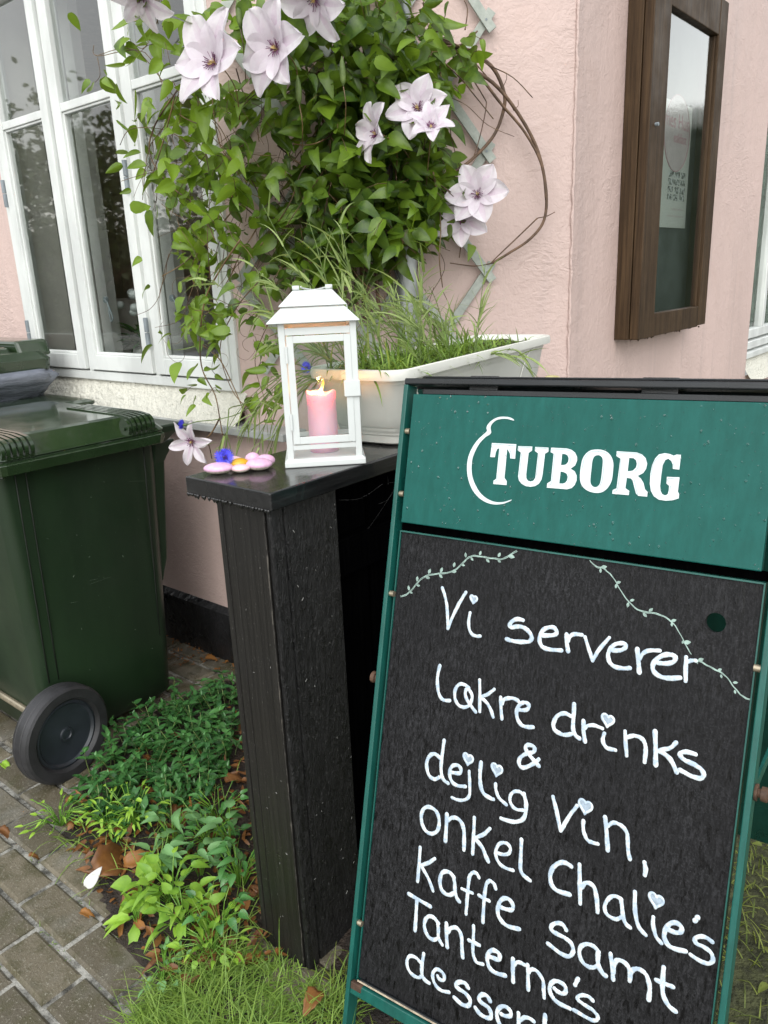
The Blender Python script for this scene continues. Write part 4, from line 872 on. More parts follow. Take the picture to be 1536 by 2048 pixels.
# writing: paint-pen strokes on the chalkboard
TXT="""94.1,85.9 103.1,103.5 108.8,124.7 113.2,153.3
113.2,153.3 120.7,130.5 130.5,106.6 140.9,86
152.8,119.1 151.9,132.5 153.6,144.6 159.7,153.6 167.8,155.9 176.3,154.5
249.5,113.4 240.1,113.6 231.7,118.2 227.2,125.9 230.5,129 241.5,125.4 252.8,125.4 263,130.9 267.9,138.8 263.9,145.6 250.6,149 234.6,150.4 224.7,149.8
284.4,131.8 297.3,129.3 306.1,126 308.3,121.2 303.4,115.6 294.3,116.7 285.7,122.7 281.1,133.2 282.2,143.3 288.8,150.1 301.3,151.1 319.3,148.5
324.9,122 326.3,134.1 330.2,147.3
328.1,132 331.4,123.1 338.5,118.8 348.9,118
354.6,120.1 362.3,136.4 370.5,153.4
370.5,153.4 378.6,134.6 392.1,113.9
399.2,131.6 410.1,129.3 417.1,124.2 417.2,118.9 412,118.1 402.9,121.3 395.8,129.4 393.1,139.6 396.5,150.1 405.1,155.4 416.2,155.3 427.6,152.4
435.3,122 438.6,137.7 442,155.8
439.9,135.9 444.1,127.1 452.6,120.7 467.3,117.6
467.8,135.7 478.1,134.5 487.9,130 490.5,123.3 485.3,120.2 476.7,121.7 467,128.4 460.7,139.1 461.7,148.2 469.8,154.1 481.9,155.1 499.7,150.6
504.9,119.5 506.2,135.1 508.2,152.8
507.7,125.7 513.1,122.2 518.7,121.4
104.9,220.3 102.6,238.4 104.3,255.9 108.5,268.7 115.7,276.5 124.3,277.1 131.1,275.4
165.1,245.5 157.2,242 148.1,242.8 141.3,249.8 139.2,261.2 142.4,272.6 149.3,279.1 158.5,280.1 167.1,275.9 172,266.6 172.4,257.1 167.9,250.2 163,247.3 159.1,252.3 160.9,261.3 167.9,270.3 182,282.1
183.6,227.5 186.7,252.3 189.8,279.5
211.9,236.3 200.8,247.5 189.2,254.4
190.1,256.1 201,262 209.4,271.8 214.7,282.3
224.9,246.6 227.3,264.6 230.9,281.3
228.5,256.5 231.2,249.2 240.5,244.3 250.2,243.2 256.7,245.5
258.9,258.5 268.4,257.3 274.7,252.5 274.7,246.8 269,244.4 261.8,247.5 257,254.4 255.3,263.9 258.6,274.7 266.4,282.3 276.8,282.7 286,280.2
346.5,246.8 335.8,244.9 324.8,251.5 319.4,264.2 321.5,274 330.8,278.1 340.5,278.2 349.6,273.9
349.1,227 350.4,246.7 351.5,265 356.3,273.9 363.3,277.5
366.7,248.9 368.4,264.1 372.4,279.6
369.8,260 374.8,254.1 385.6,251.2 396.7,252.8
400.8,259.3 399.4,268.4 402.1,275.8 408.9,280.2 419.6,279.3
431.2,247.9 433.9,264.2 437.4,282.8
435.6,255.6 444.7,250.5 455.1,251.1 461.9,258 464.1,269.8 464.4,284.7
473.9,235.8 477.1,257.3 480.2,284.4
504.8,244.2 497.7,254 484.3,261.3
483.7,263.2 495.9,267.5 503.3,274.9 510.2,285.8
532.5,253.5 522,253.1 513.5,256.4 512.4,261 519.4,265.8 533.4,268.5 543.4,273.1 546.5,279.8 542.4,285.3 530.5,285.6 514.7,281.8
302.5,338.9 291.4,331 280.9,322.9 277.2,315.7 281.1,310.8 289.8,310.6 293,314.9 290.1,320.2 278.2,326.6 269.6,335.9 269,345.1 275.2,350 285,344.9 295.1,335.9 301.3,328.8
124,378.5 113.4,374.4 104.6,378.5 98.5,390.8 100.1,405 107,415.9 117.4,417.6 126,411.7
128.1,346 127.3,367.9 127,388.9 129.9,405.7 135.4,413.6 143.9,416.6
148.7,395.9 157.6,394.9 165.2,391.7 165.3,384.6 159.5,380.8 150.9,383.4 145.5,391.3 145.9,402.4 151.5,411.8 161.7,415 177.3,411.7
181.5,384.4 184.3,400.1 186.9,419.7 184.5,429.1 176.5,435.6 166.2,438.7 154.5,438.3
201.6,363.3 201.8,380.6 204.4,398.5 210.1,410.7 219.2,415.6 230.3,416.9
231.8,390.3 233.3,398.7 237.7,408.1 245,414.1 254.5,417.9
283.4,393.4 275.7,389.8 267.1,391.8 260.6,399.2 260.1,409.2 265.9,417.2 274.3,419.7 284.5,417.1
283,390.5 287.8,404 289.2,417 286.7,429.9 278,438.2 265.5,442.4 248.3,443.2
331.6,380.3 339.6,399.7 349.6,428.3
350.3,427.5 359.5,404.3 371.5,381
383.8,401 384.3,410.7 388,421.7 393.7,428.3 400,429.2 409.1,428.4
416,384.6 420.8,407.8 425.4,432.2
421.9,395.9 427.2,389.8 434.1,387.5 442.6,389.4 450.4,396.2 453.2,408.4 455.7,424.2 459.3,433.6
480.3,431.1 483.1,440.2 482.9,448.5
116.3,468.2 106.2,471.1 99.4,480.2 98.2,492.8 103.3,506.2 112.9,513.5 123.2,512.6 131.8,505.4 134.9,492.3 132.3,479.8 125.2,470.9 113.8,468.6
148.1,469.7 149.3,494.9 150.1,516.2
151.7,479.1 157.7,473 167.3,470.1 176.9,474.3 183.1,486 185.4,501.4 186.8,517.8
200.2,458.3 201.9,486.8 203.7,519
229.8,466.9 220.2,479.6 206.3,490.3
207.5,493.6 219.7,502.3 227.2,513.2 233.2,521.1
249.3,501.5 259.9,499.8 267.7,494.8 269.8,486.3 263.8,480.6 254.8,481.7 247.8,488.5 244.6,500.4 248.2,512 256.7,518.8 266.9,520.7 278.1,519.3
286.9,464.7 288.6,488.6 290.4,511.8 296.2,520.1 308.5,524.8
372.5,477.2 361.8,475.3 351.7,480.3 343.2,492 340.8,505.3 345.2,517.9 355.6,523.3 374.7,521.4
385.2,469.7 388.8,499 392.9,528.1
392.5,503.1 396.3,495.1 403.4,492.4 411.2,495.8 416.3,508.5 420.6,530.6
452.9,497.4 443.9,496.5 435.7,502.6 430.4,515.6 432.9,526.5 442.4,530.7 451.1,528.9 458.3,521.4
452.9,497.4 456.2,510.6 459.4,523.7 464.7,531.4 470.2,533.6
471.9,479.1 473.9,499.8 478,517.7 484.4,529.3 493.6,535.2
501.4,505.3 502.8,518 508.5,531.4 516.7,537.6
524.1,514.2 533.2,514.7 540.9,510.6 540.9,503.6 534,500.4 525.5,504.9 520.1,515.9 519.7,527.5 525.7,536.3 535.7,538 550,535.1
560.8,480.6 557.9,487
583,507 575.3,504.4 566.1,506.6 560.4,512.5 563.4,518.1 573.7,518.7 583.5,522.9 586.8,531.6 582.2,538.8 571.3,540.2 557.5,537
102.2,544.6 103.4,573 103.9,605.3
133.2,553.5 122.6,564.5 107.7,575
109.6,577.7 120.4,587.7 129.8,599.4 135.8,609.7
173.5,571.5 165.2,566.4 154.6,568.4 148.6,576.9 147.7,589.7 152.1,600.5 160.5,605.4 169.6,603.9 176.6,597.7
172.6,570.4 176.2,581.4 178.6,595.5 183.5,604.5 188.4,608
219.6,553.8 214.6,548.9 207.3,550.4 202.4,559 201.9,574.1 202.3,597 203,623.1
191,584.5 200.8,584.7 210.5,584.2
251.6,560.6 247.2,553.7 239.1,552.2 234.2,560.1 233,575.3 233.4,597.9 235,624.6
223,583.3 232.7,584.8 242.1,585
264.6,587.2 275.1,586.2 283.2,583.5 284.4,575.8 278,569.2 268.9,569.6 261.5,578.5 258.7,591.5 261.4,602.4 269.3,609.6 280.9,612.6 299.2,608.8
375.5,577.9 369.2,572 359.7,573.6 352.3,580.7 352.3,587.8 361.5,590.2 374.5,590.9 385.3,594.8 390.3,603.6 388.1,612.4 382.3,617.3 369.5,617.5 349.2,611.4
429.1,589.6 420.9,584.7 410.2,585.6 401.7,593.1 399.8,604.1 404.9,614.3 413.9,618.7 423,616.9 429.9,610.7
428.4,589.9 428.9,601.9 432.4,612.6 438.5,619 443.2,620.7
446.7,584.8 450.9,602.7 454.9,621.3
454,610.4 454.1,598.2 457.7,589.8 466.3,588.1 474.1,592.2 478,600.9 478.9,611.7
478.8,608 479.2,598.8 484.2,591.3 492.5,589 500.8,592.6 506.1,602.7 508.3,613.5 508.4,626.8
523.6,571.1 524.3,589.8 526.2,606.6 531.5,617.2 537.7,623 546.2,626.1
515.7,593.8 526.8,593.8 539.1,593.1
88.5,634.1 110.2,636.5 134,638.6
106.2,638.8 107.7,666.3 108.6,692.5
153,660.5 144.2,655.5 134.3,656 127.7,663.8 126,674.8 130.3,686.2 138.6,692.8 148.5,692.2 155.9,685.4
150.5,660.1 154.1,670.2 155.7,684 159.6,689.5 164.2,694
168.3,654.8 170.9,674.6 174.4,693.9
173.3,667.8 177.2,659.7 186.2,654.4 194.5,657.3 199.5,666.6 201.8,682.6 205.2,698.2
219.1,637.7 221.1,657.2 221.9,675.2 225.3,687.8 231.5,694.8 242.8,693.2
213.4,664.8 222.7,665 232.7,664.8
255.1,675.2 262.5,674.6 269.8,673.4 271.2,665.9 265.5,661.5 256.8,663.3 250.8,670.8 249.9,682.4 255.7,693.7 266.6,697 284,693.8
294.1,661.2 296.3,680.6 298.6,697.3
297.3,670 300.9,664.2 307.1,661.5 315,661.9
319.9,659.2 322.8,678.6 325.4,698.1
323.2,670.6 325.9,664.9 332.3,661.9 340,664.8 347.5,672.3 350.3,685.1 352.5,698.1
367.7,676.2 372.5,678.4 380.2,678.5 385.5,673.5 383.9,665.4 375.8,662.3 365.8,665.1 360.3,674 360.7,684 367.5,692.2 378.3,695.9 394.9,695.4
402.4,644.2 398.7,656
428.6,666.7 421.5,663.9 413,665.4 405.5,671.5 406.1,676.2 415.7,679 429.6,681 437.5,685.8 438.1,691.6 432.5,696.2 422.7,696.7 401.2,694.8
127.4,744 115.6,738.7 103.6,741.4 98.7,752.5 102.2,764.3 111.2,770.9 123.5,771.4 130.1,766.6
130.3,725.1 129.6,744.8 130.7,760.1 136.3,768.2 146.6,770.4
162.2,750.9 165.5,754.6 174.1,752.4 174.1,744.5 167.7,739.7 158,740.6 152.2,750.3 154.5,761.5 162.4,770 173.4,771.8 186.6,768.2
220.8,744.2 214.7,739.5 205.4,741.2 197.8,749.1 202.2,753.9 215.5,755.3 225.5,760.7 227.3,768.3 222.5,774.9 211.4,776.9 197.6,772.4
262.5,747.2 256.4,741.7 247.5,743.4 242.1,751.9 247.3,757 260.2,759.1 266.4,766.1 266.4,773.7 258.7,777.5 245.8,776.3 237.8,770.9
284.4,759 293.1,758 300.4,753.6 299.6,746.6 291.4,743.2 282.2,747.6 276.4,759.6 279.6,771.3 287.5,779 299.9,779.4
313.4,743.1 315.2,758.6 317.6,770.4
316.9,754.4 323.6,745.4 331.8,742.2 340.3,743.6
357.4,724.7 358.1,741.9 361.7,756.1 369,762
350.3,757.2 363.3,755.4 372.9,753.6"""
HEARTS="""157,95,8.1
403.8,237.8,11.7
177.4,364.1,11.7
231.5,366.2,12.4
384.4,378,13.3
502.7,479.2,13"""
GARL="""10.2,115.2 19.3,112 28.8,104.1 36.9,94.1 44.9,83.4 54,74.1 67.7,67.3 88.6,61.8 109,55.7 121.8,46.1 132.4,34 141.6,25.2 153,22.1 169.6,22 186,21.9 202,20.4 212.4,13.8 227,3.1
349.1,1.7 359.4,9.5 370.8,10.5 380.7,16.4 388.8,23.3 397.3,34.6 407.8,47.4 421.7,59.4 434.7,65.1 450.4,64.9 464.2,65.9 478.5,72 487.8,80.7 497.6,94.4 503.6,103.6 511.2,113.2
519.3,120.1 528.4,122.4 538.5,126.1 549.9,129.5 559.8,134 570.3,145 578.9,153 585.4,157.3 594.7,159.1"""
GLV="""27.6,102 24.7,92.9
28.8,104.1 35.5,105.4
42.2,83.8 42,73.7
42,90.1 49.4,89.7
63.6,66.4 67.4,56.5
58.4,72.7 68.1,73.2
87.5,60.4 90.9,50.7
85.3,63.9 93,68.8
112.4,47.5 113.9,38.2
108.9,54.9 119.2,54.1
134.2,27.7 132.4,19
127.2,40.8 134.1,41.3
143.3,25.7 149,30.9
159.5,20.4 161.5,12
172.4,24.6 179.5,29.2
194,18.6 197.3,10.1
193.4,23 200.2,26.2
211.5,13.2 223.9,14.6
367,10.2 376.8,6.9
367.1,11.1 367.9,18.3
393.2,29.9 400.4,26.5
393.6,30.7 393.7,38
416.5,53.1 423.3,49.8
415,55.2 414.1,63.4
445.9,64 451.3,57.7
437.6,67.3 444.2,72.3
478.5,72 486.1,68.5
479.5,73.6 481,79.4
498.2,99.5 509.4,96.3
498.6,95.9 497.6,101.3
521,120.6 529,116.2
520.3,121.6 521.5,125.6
548.3,129 554.1,125.2
553.4,132.9 555.3,138.4
569.8,140.9 576.6,139.3
573.2,150.2 574.9,155.7"""
LOGO={'arc':'202.7,-208 195.4,-211.2 182.7,-212 171.6,-209.7 162.2,-204.1 156.4,-197.5 154.9,-192.2 156.2,-187.1 150.3,-181 141.1,-172 132.9,-159.8 127.1,-145 125.5,-129.1 127.8,-113.5 133.1,-99.5 141.3,-87 153.5,-76.4 167.4,-70 182.1,-67.8 196.1,-69.6 205.6,-73.1 213.4,-77.7 212,-78.2 201.3,-74 188.7,-72.1 177.1,-73.5 165,-78.2 153.9,-86.2 144.5,-97.8 137.8,-110.4 134.7,-124.5 134.5,-139 138.2,-152.3 144.8,-165.7 153.8,-176 161.9,-181.6 164.4,-184.9 163.1,-190 162.5,-194.5 164.8,-199.7 172,-205.8 183.1,-208.4 193,-208.2 202.2,-206.4',
'T':'167.7,-168.1 211.7,-168.5 212.4,-144.9 203.7,-144.9 202.1,-152.5 198.8,-157.3 196.4,-159.7 197.1,-112.6 201.6,-107.9 202.1,-101.3 178,-101 177.7,-106.5 182.3,-110.1 182.2,-160.2 178.8,-158.7 176.6,-153.4 175.8,-145 167.2,-144.7',
'U':'215.2,-165.7 240,-166.4 240.2,-159.9 234.8,-155.8 234.5,-122 235.3,-115.7 238.4,-111.6 243.3,-110.8 247.8,-112.4 250.6,-117 250.9,-156.2 245.1,-159.6 245,-166.2 267.6,-166.3 268,-159.8 262.8,-156.4 262.5,-124.2 261.5,-115.4 257.6,-108.2 251.4,-104 244.2,-102.3 236.1,-102.6 228.2,-105.7 222.8,-110.9 220.7,-117.1 221.1,-155.6 215.3,-159',
'B':'271.9,-166.6 298,-166.9 305.8,-165.2 311.9,-161.3 315.8,-154.9 316.5,-149 314.2,-141.6 307.8,-136 314.6,-132.5 318.4,-126.2 319.2,-119 316.9,-111.5 312.5,-106.3 305.1,-103.8 271.7,-103.3 271.7,-110.1 277.4,-114.3 277.1,-157.3 271.9,-159.4',
'B_h1':'291.3,-158.2 296.4,-157.9 300.5,-155.8 302.6,-151.6 302.2,-146.2 299.5,-142.3 295.8,-140.8 291.3,-140.5',
'B_h2':'291.8,-130.4 297,-129.9 301.8,-127.9 304.2,-123.2 303.8,-117.7 301.4,-113.8 297.1,-112 291.6,-111.8',
'O':'340.8,-167.5 347.3,-168.3 355.2,-167.7 363.4,-164.4 369.3,-158.4 373.1,-149.8 374,-139.7 374,-128.2 372.9,-120.5 369.3,-112.5 363.5,-106.2 355.9,-102.9 346.7,-102.7 337.1,-105.1 329,-110.9 324.8,-119 323.3,-129.3 323.5,-142.4 325,-152.9 329.5,-161 335.6,-165.9',
'O_h':'347,-159.5 351.6,-159.2 355.2,-156.2 356.8,-151.2 357.2,-138.4 357,-123 355.2,-115.1 350.4,-111.2 345,-112.3 341.5,-117.1 340.6,-124.2 340.6,-139.7 340.7,-150.1 342.6,-156.7',
'R':'376.3,-167.5 406.4,-167.4 414.1,-165.1 420.2,-160 423.2,-152.1 422.5,-144.6 419,-138.1 411.7,-133.2 416.9,-129.2 421.2,-123.3 424,-114.9 428.5,-110.9 428.5,-104.1 415.9,-104.1 411.9,-106.9 408.4,-116 404.8,-125.7 402,-128.6 395.9,-129.1 395.4,-113.6 401.5,-110.3 401.6,-103.8 376.5,-103.6 376.7,-109.3 382.2,-112.4 383,-156.8 376.6,-160.2',
'R_h':'396.1,-158.7 402.4,-158.7 406.4,-155.9 408.2,-151 407.6,-145.3 403.7,-140.7 400.1,-139.4 396,-139.1',
'G':'459.3,-166.2 463.2,-168.1 469.3,-168.1 469.3,-146.9 460.2,-147.2 459.5,-153.5 456.6,-158.7 452.1,-161.3 448.2,-158.8 445.5,-151.2 445.1,-138.9 445.2,-121.7 446.6,-114.5 449.5,-109.8 453.8,-108.4 457.2,-110.5 458,-116.7 457.6,-122.8 453.7,-125.5 453.2,-135.3 470.9,-136.1 470.8,-115.5 473,-112 473.1,-105.9 464.6,-102.4 455.3,-100.8 445.6,-101.4 437.9,-105.6 432.8,-113.2 430.2,-122.9 429.4,-137.7 430.5,-150.1 433.6,-160.2 438.4,-166.7 446.5,-169.1 453.7,-168.3'}
INLINE="""170.4,-159.4 170.3,-165.9 211.2,-165.7
184,-159 184.3,-112.8 179.4,-105.3
205.8,-146.1 203.4,-155.1 200.1,-159.9
217.6,-158.5 217.6,-164.2 238.7,-164.2
222.9,-153.8 222.7,-119.7
247.2,-160.9 247.4,-164.7 266,-164.6
252.7,-155.7 252.1,-120.8
274.3,-160.8 275.2,-164.5 297.1,-164.6 306.2,-162.8
278.9,-157.4 279,-113.8 273.8,-107.8
303.1,-156.5 305.8,-149.4 303.5,-142
304.5,-127.5 306.6,-120.3 304.1,-114.1
326.1,-138.6 327.3,-151.7 332.3,-161.1 341.2,-164.9 354.4,-165.1 362.5,-162.4
358,-156.4 359.2,-144.9 359.1,-123.1 356.2,-113.2
378.7,-161.6 379,-165.4 405.4,-165.8 414.4,-163.3
383.7,-156.8 384.1,-113.8 378.4,-107.6
409.9,-153.6 410.7,-146.2 407.1,-139.7
407.3,-127.1 412.1,-111.3 414.6,-105.9
431,-135.3 431.8,-150.2 435.6,-159.7 441,-165.6
461.9,-148.8 460.5,-156
456,-127.5 455.4,-133 463.6,-133.3
459.5,-122.9 459.4,-113.2"""

def stroke_pts(l): return [tuple(float(q) / 1000 for q in p.split(',')) for p in l.split()]
g = MB(); random.seed(1); lvl = 0
WORDS = []; WN = [15, 8, 11, 1, 8, 6, 8, 10, 10, 8, 16, 10]
for li, l in enumerate(TXT.strip().split('\n')):
    if li in [sum(WN[:k]) for k in range(1, 12)]: WORDS.append(g); g = MB()
    pts = stroke_pts(l)
    if len(pts) == 2: pts = [pts[0], tuple((a + b) / 2 for a, b in zip(*pts)), pts[1]]
    big = sum(p[1] for p in pts) / len(pts); r = .0033 + .0004 * R(-1, 1) + .0002 * (big > .45)
    P = smooth_pts([(u, v, 0) for u, v in pts], 5); lvl = (lvl + 1) % 5; h = .0001 + lvl * .00004
    P3 = [sb(p.x + R(-.0002, .0002), p.y + R(-.0002, .0002), h) for p in P]; m_ = len(P3)
    d0 = (P3[0] - P3[1]).normalized(); d1 = (P3[-1] - P3[-2]).normalized()
    rr_ = [r * (1 + .10 * math.sin(i * .7 + lvl) + R(-.05, .05)) for i in range(m_)]
    P3 = [P3[0] + d0 * r * k for k in (1, .87, .5)] + P3 + [P3[-1] + d1 * r * k for k in (.5, .87, 1)]
    rr_ = [r * .05, r * .5, r * .87] + rr_ + [r * .87, r * .5, r * .05]
    g.tube(P3, rr_, 8, R(.0, 1), flat=.12, up=N)
HEART_JOBS = HEARTS.strip().split('\n')
m, nt, bs, nw, ln = nodes('white_paint_pen'); at = nw('ShaderNodeAttribute'); at.attribute_name = 'tone'; v = coords(nt)
st = noise(nt, v, 85, 4, .6, .6)
c = mixc(nt, maprange(nt, st, .42, .60, 0, .85), (.64, .70, .72), (.34, .44, .55)); c = mixc(nt, maprange(nt, noise(nt, v, 420, 2), .58, .7, 0, .25), c, (.38, .44, .50))
ln(c, bs.inputs['Base Color']); bs.inputs['Roughness'].default_value = .3; bs.inputs['Coat Weight'].default_value = .3
[w_.build('lettering', m, BD, smooth=True) for w_ in WORDS + [g]]
M_WASH = mat('blue_grey_wash', (.30, .37, .44), .4, .2, 90)
for l in HEART_JOBS:
    u0, v0, w = (float(q) / 1000 for q in l.split(',')); s = w * .92; hp = []
    for k in range(40):
        a = 2 * math.pi * k / 40; x = 16 * math.sin(a) ** 3; y = 13 * math.cos(a) - 5 * math.cos(2 * a) - 2 * math.cos(3 * a) - math.cos(4 * a)
        hp.append((x / 17 * s, -y / 17 * s * 1.05))
    g = MB(); q = [sb(u0 + x * .92 + y * .02, v0 + y * .95 + x * .10, .0005) for x, y in hp]; g.tube(q + [q[0]], .0021, 8, .5, flat=.3, up=N)
    ht = g.build('heart', m, BD, smooth=True); ht.data.materials.append(M_WASH); n_ = len(ht.data.polygons)
    g = MB(); g.poly([sb(u0 + x * .9, v0 + y * .93 + x * .10, .0002) for x, y in hp], .0002, N, .2)
    bm = bmesh.new(); bm.from_mesh(ht.data); tmp = bpy.data.meshes.new('tmp'); tmp.from_pydata([tuple(p - ORG[SB]) for p in g.v], [], g.f); bm.from_mesh(tmp); bm.faces.ensure_lookup_table()
    for f in bm.faces[n_:]: f.material_index = 1
    bm.to_mesh(ht.data); bpy.data.meshes.remove(tmp)
GL_ = [stroke_pts(l) for l in GLV.strip().split('\n')]; GA_ = [stroke_pts(l) for l in GARL.strip().split('\n')]
for left in (True, False):
    g = MB()
    for pts in GA_[:1] if left else GA_[1:]:
        P = smooth_pts([(u, v, 0) for u, v in pts], 4)
        for k, off in enumerate((-.0007, .0007)): g.tube([sb(p.x + off * .6, p.y + off + .0004 * math.sin(i * 1.3 + k), .00005 + k * .00003) for i, p in enumerate(P)], .0006, 6, flat=.2, up=N)
    for (a, b), (c_, d) in GL_:
        if (a < .22) != left: continue
        A = V((a, b, 0)); D = V((c_, d, 0)) - A; S2 = V((-D.y, D.x, 0)) * .28
        prof = [(0, 0), (.25, .75), (.5, 1), (.75, .7), (1, 0), (.75, -.7), (.5, -1), (.25, -.75)]
        g.poly([sb(*(A + D * t + S2 * s)[:2], .0001) for t, s in prof], .00015, N)
    g.build('garland', M_CHALK, BD)
# header emblem and letters, flat white film
def shp(key, holes=()):
    bm = bmesh.new(); es = []
    for k in (key, *holes):
        P = smooth_pts([(u, v, 0) for u, v in stroke_pts(LOGO[k])], 4, True) if k in ('arc', 'O', 'O_h') else [V((u, v, 0)) for u, v in stroke_pts(LOGO[k])]
        vs = [bm.verts.new(sb(p.x, p.y, .0127) - ORG[SB]) for p in P]
        es += [bm.edges.new((vs[i], vs[(i + 1) % len(vs)])) for i in range(len(vs))]
    r_ = bmesh.ops.triangle_fill(bm, use_beauty=True, use_dissolve=False, edges=es, normal=N)
    fs = [f for f in r_['geom'] if isinstance(f, bmesh.types.BMFace)]
    ex = bmesh.ops.extrude_face_region(bm, geom=fs); bmesh.ops.translate(bm, vec=N * .0003, verts=[v for v in ex['geom'] if isinstance(v, bmesh.types.BMVert)])
    bmesh.ops.recalc_face_normals(bm, faces=bm.faces); return bm
def bm_obj(bms, name, material, parent):
    me = bpy.data.meshes.new(name); acc = bmesh.new()
    for b in bms:
        t_ = bpy.data.meshes.new('tmp'); b.to_mesh(t_); acc.from_mesh(t_); bpy.data.meshes.remove(t_)
    acc.to_mesh(me); o = bpy.data.objects.new(name, me); SC.collection.objects.link(o); me.materials.append(material); o.parent = parent; ORG[o] = ORG[parent]; return o
bm_obj([shp('arc')], 'emblem', M_LOGO, HD)
bm_obj([shp('T'), shp('U'), shp('B', ('B_h1', 'B_h2')), shp('O', ('O_h',)), shp('R', ('R_h',)), shp('G')], 'lettering', M_LOGO, HD)
# thin inline shading drawn in the letters
M_INL = mat('grey_inline', (.20, .30, .30), .5)
g = MB(); g_lines = INLINE
for l in g_lines.strip().split('\n'):
    P = smooth_pts([(u, v, 0) for u, v in stroke_pts(l)], 4); g.tube([sb(p.x, p.y, .01302) for p in P], .00035, 4, flat=.3, up=N)
g.build('inline', M_INL, HD)
# rain drops on the header and the chalkboard
m, nt, bs, nw, ln = nodes('rain_drop'); bs.inputs['Transmission Weight'].default_value = 1; bs.inputs['IOR'].default_value = 1.33; bs.inputs['Roughness'].default_value = 0
g = MB(); random.seed(31)
for i in range(420):
    u_, v_ = R(.006, BW - .006), -.243 + .223 * random.random() ** 1.1; r = .0006 + .0016 * random.random() ** 3
    g.ball(sb(u_, v_, .0121), r, r * R(1, 1.8), r * .7, 8, 5, ax=(U, VV, N))
kind(g.build('rain_drops', m, HD, smooth=True), 'stuff')
# ================================================================ clematis on the trellis
CL = thing('clematis', 'white-flowered clematis climbing the trellis and hanging over the window', 'climbing plant', wb(.35, 1.05, .15))
random.seed(41)
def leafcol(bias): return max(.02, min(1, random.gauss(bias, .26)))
g = MB(); gs = MB()
def sprig_leaf(p, out, L, tone, down=.8):
    tip = V((R(-.9, .9), R(-.9, .9), -R(-.15, 1) * down)) + out * R(-.2, .7)
    nrm = out * R(.0, 1.1) + V((R(-.8, .8), R(-.8, .8), R(-.1, 1.0))); L *= R(.7, 1.25)
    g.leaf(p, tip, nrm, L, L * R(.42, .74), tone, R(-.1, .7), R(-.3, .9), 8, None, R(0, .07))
def cluster(px, py, rx, ry, n, o0, o1, bias, L0=.055, L1=.09, plane='b', power=.5):
    for _ in range(n):
        a = R(0, 6.283); q = random.random() ** power
        u, v = px + rx * q * math.cos(a), py + ry * q * math.sin(a); o = R(o0, o1)
        if plane == 'b': p = on_b(u, v, o); out = NB
        else: p = on_y(u, v, WY - o); out = V((.3, -1, 0)).normalized()
        sprig_leaf(p, out, R(L0, L1), leafcol(bias))
        if random.random() < .5:
            d = V((R(-1, 1), R(-1, 1), R(-1, .6))).normalized() * R(.02, .07)
            gs.tube([p, p + d * .5 + V((0, 0, .006)), p + d], .0009, 4)
            sprig_leaf(p + d, out, R(L0, L1) * .8, leafcol(bias))
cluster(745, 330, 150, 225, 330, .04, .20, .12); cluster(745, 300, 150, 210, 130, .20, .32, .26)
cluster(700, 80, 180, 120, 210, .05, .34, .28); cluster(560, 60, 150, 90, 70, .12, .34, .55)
cluster(640, 440, 120, 130, 120, .05, .25, .25); cluster(610, 300, 110, 130, 62, .08, .3, .38)
cluster(865, 385, 75, 85, 60, .05, .22, .35); cluster(880, 110, 70, 90, 45, .06, .22, .48); cluster(930, 450, 40, 50, 12, .08, .2, .5, .04, .06)
cluster(400, 320, 80, 180, 60, .10, .28, .72, .05, .085, 'y'); cluster(345, 260, 70, 130, 28, .12, .26, .75, .05, .085, 'y')
cluster(470, 330, 70, 170, 42, .08, .3, .50); cluster(330, 60, 110, 70, 26, .15, .3, .68, .05, .08, 'y')
cluster(400, 480, 50, 90, 26, .12, .25, .72, .045, .07, 'y'); cluster(520, 520, 70, 110, 24, .08, .25, .40, .045, .075)
cluster(610, 560, 70, 60, 34, .06, .22, .30, .05, .075); cluster(395, 660, 60, 90, 26, .16, .3, .70, .04, .065, 'y', .8)
cluster(450, 610, 60, 80, 18, .15, .3, .55, .04, .065, 'y', .8); cluster(530, 790, 35, 60, 12, .12, .25, .5, .04, .06, 'y', .8); cluster(520, 700, 40, 70, 12, .12, .25, .45, .04, .06, 'y', .8)
cluster(395, 770, 40, 50, 9, .2, .3, .7, .03, .045, 'y', .8)
# light sprigs reaching across the panes
for u, v in ((182, 172), (205, 155), (250, 130), (180, 160), (235, 170), (235, 240), (245, 330), (262, 380), (270, 180), (215, 150), (320, 660), (305, 690), (290, 410), (300, 420), (140, 25), (250, 300), (240, 210), (255, 260), (300, 575), (285, 520), (310, 250), (300, 195), (260, 415)):
    sprig_leaf(on_y(u, v, WY - .2), V((.4, -1, 0)), R(.045, .075), leafcol(.82), .9)
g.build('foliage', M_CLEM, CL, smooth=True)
# stems: a tangle of thin brown stems, hanging runners, and the thick bare loops at the right
def run(pts, r, plane='b', off=.12, mb=None, seg=6, n=5):
    P = []
    for q in pts:
        u, v = q[0], q[1]; o = q[2] if len(q) > 2 else off
        P.append(on_b(u, v, o) if plane == 'b' else on_y(u, v, WY - o))
    P = smooth_pts(P, n); m_ = len(P); (mb or gs).tube(P, [r * (1.1 - .35 * i / m_) for i in range(m_)], seg)
run([(380, 290), (330, 260), (262, 258), (240, 290)], .0013, 'y', .2); run([(400, 250), (345, 215), (290, 105), (195, 112), (188, 90)], .0013, 'y', .2)
run([(345, 190), (270, 100), (197, 110)], .0012, 'y', .2); run([(365, 170), (330, 250), (297, 300), (285, 400)], .0014, 'y', .2)
run([(340, 20), (315, 28), (285, 0)], .0014, 'y', .2); run([(320, 28), (290, 95), (265, 85)], .0011, 'y', .2); run([(195, 115), (200, 150), (190, 165)], .001, 'y', .2)
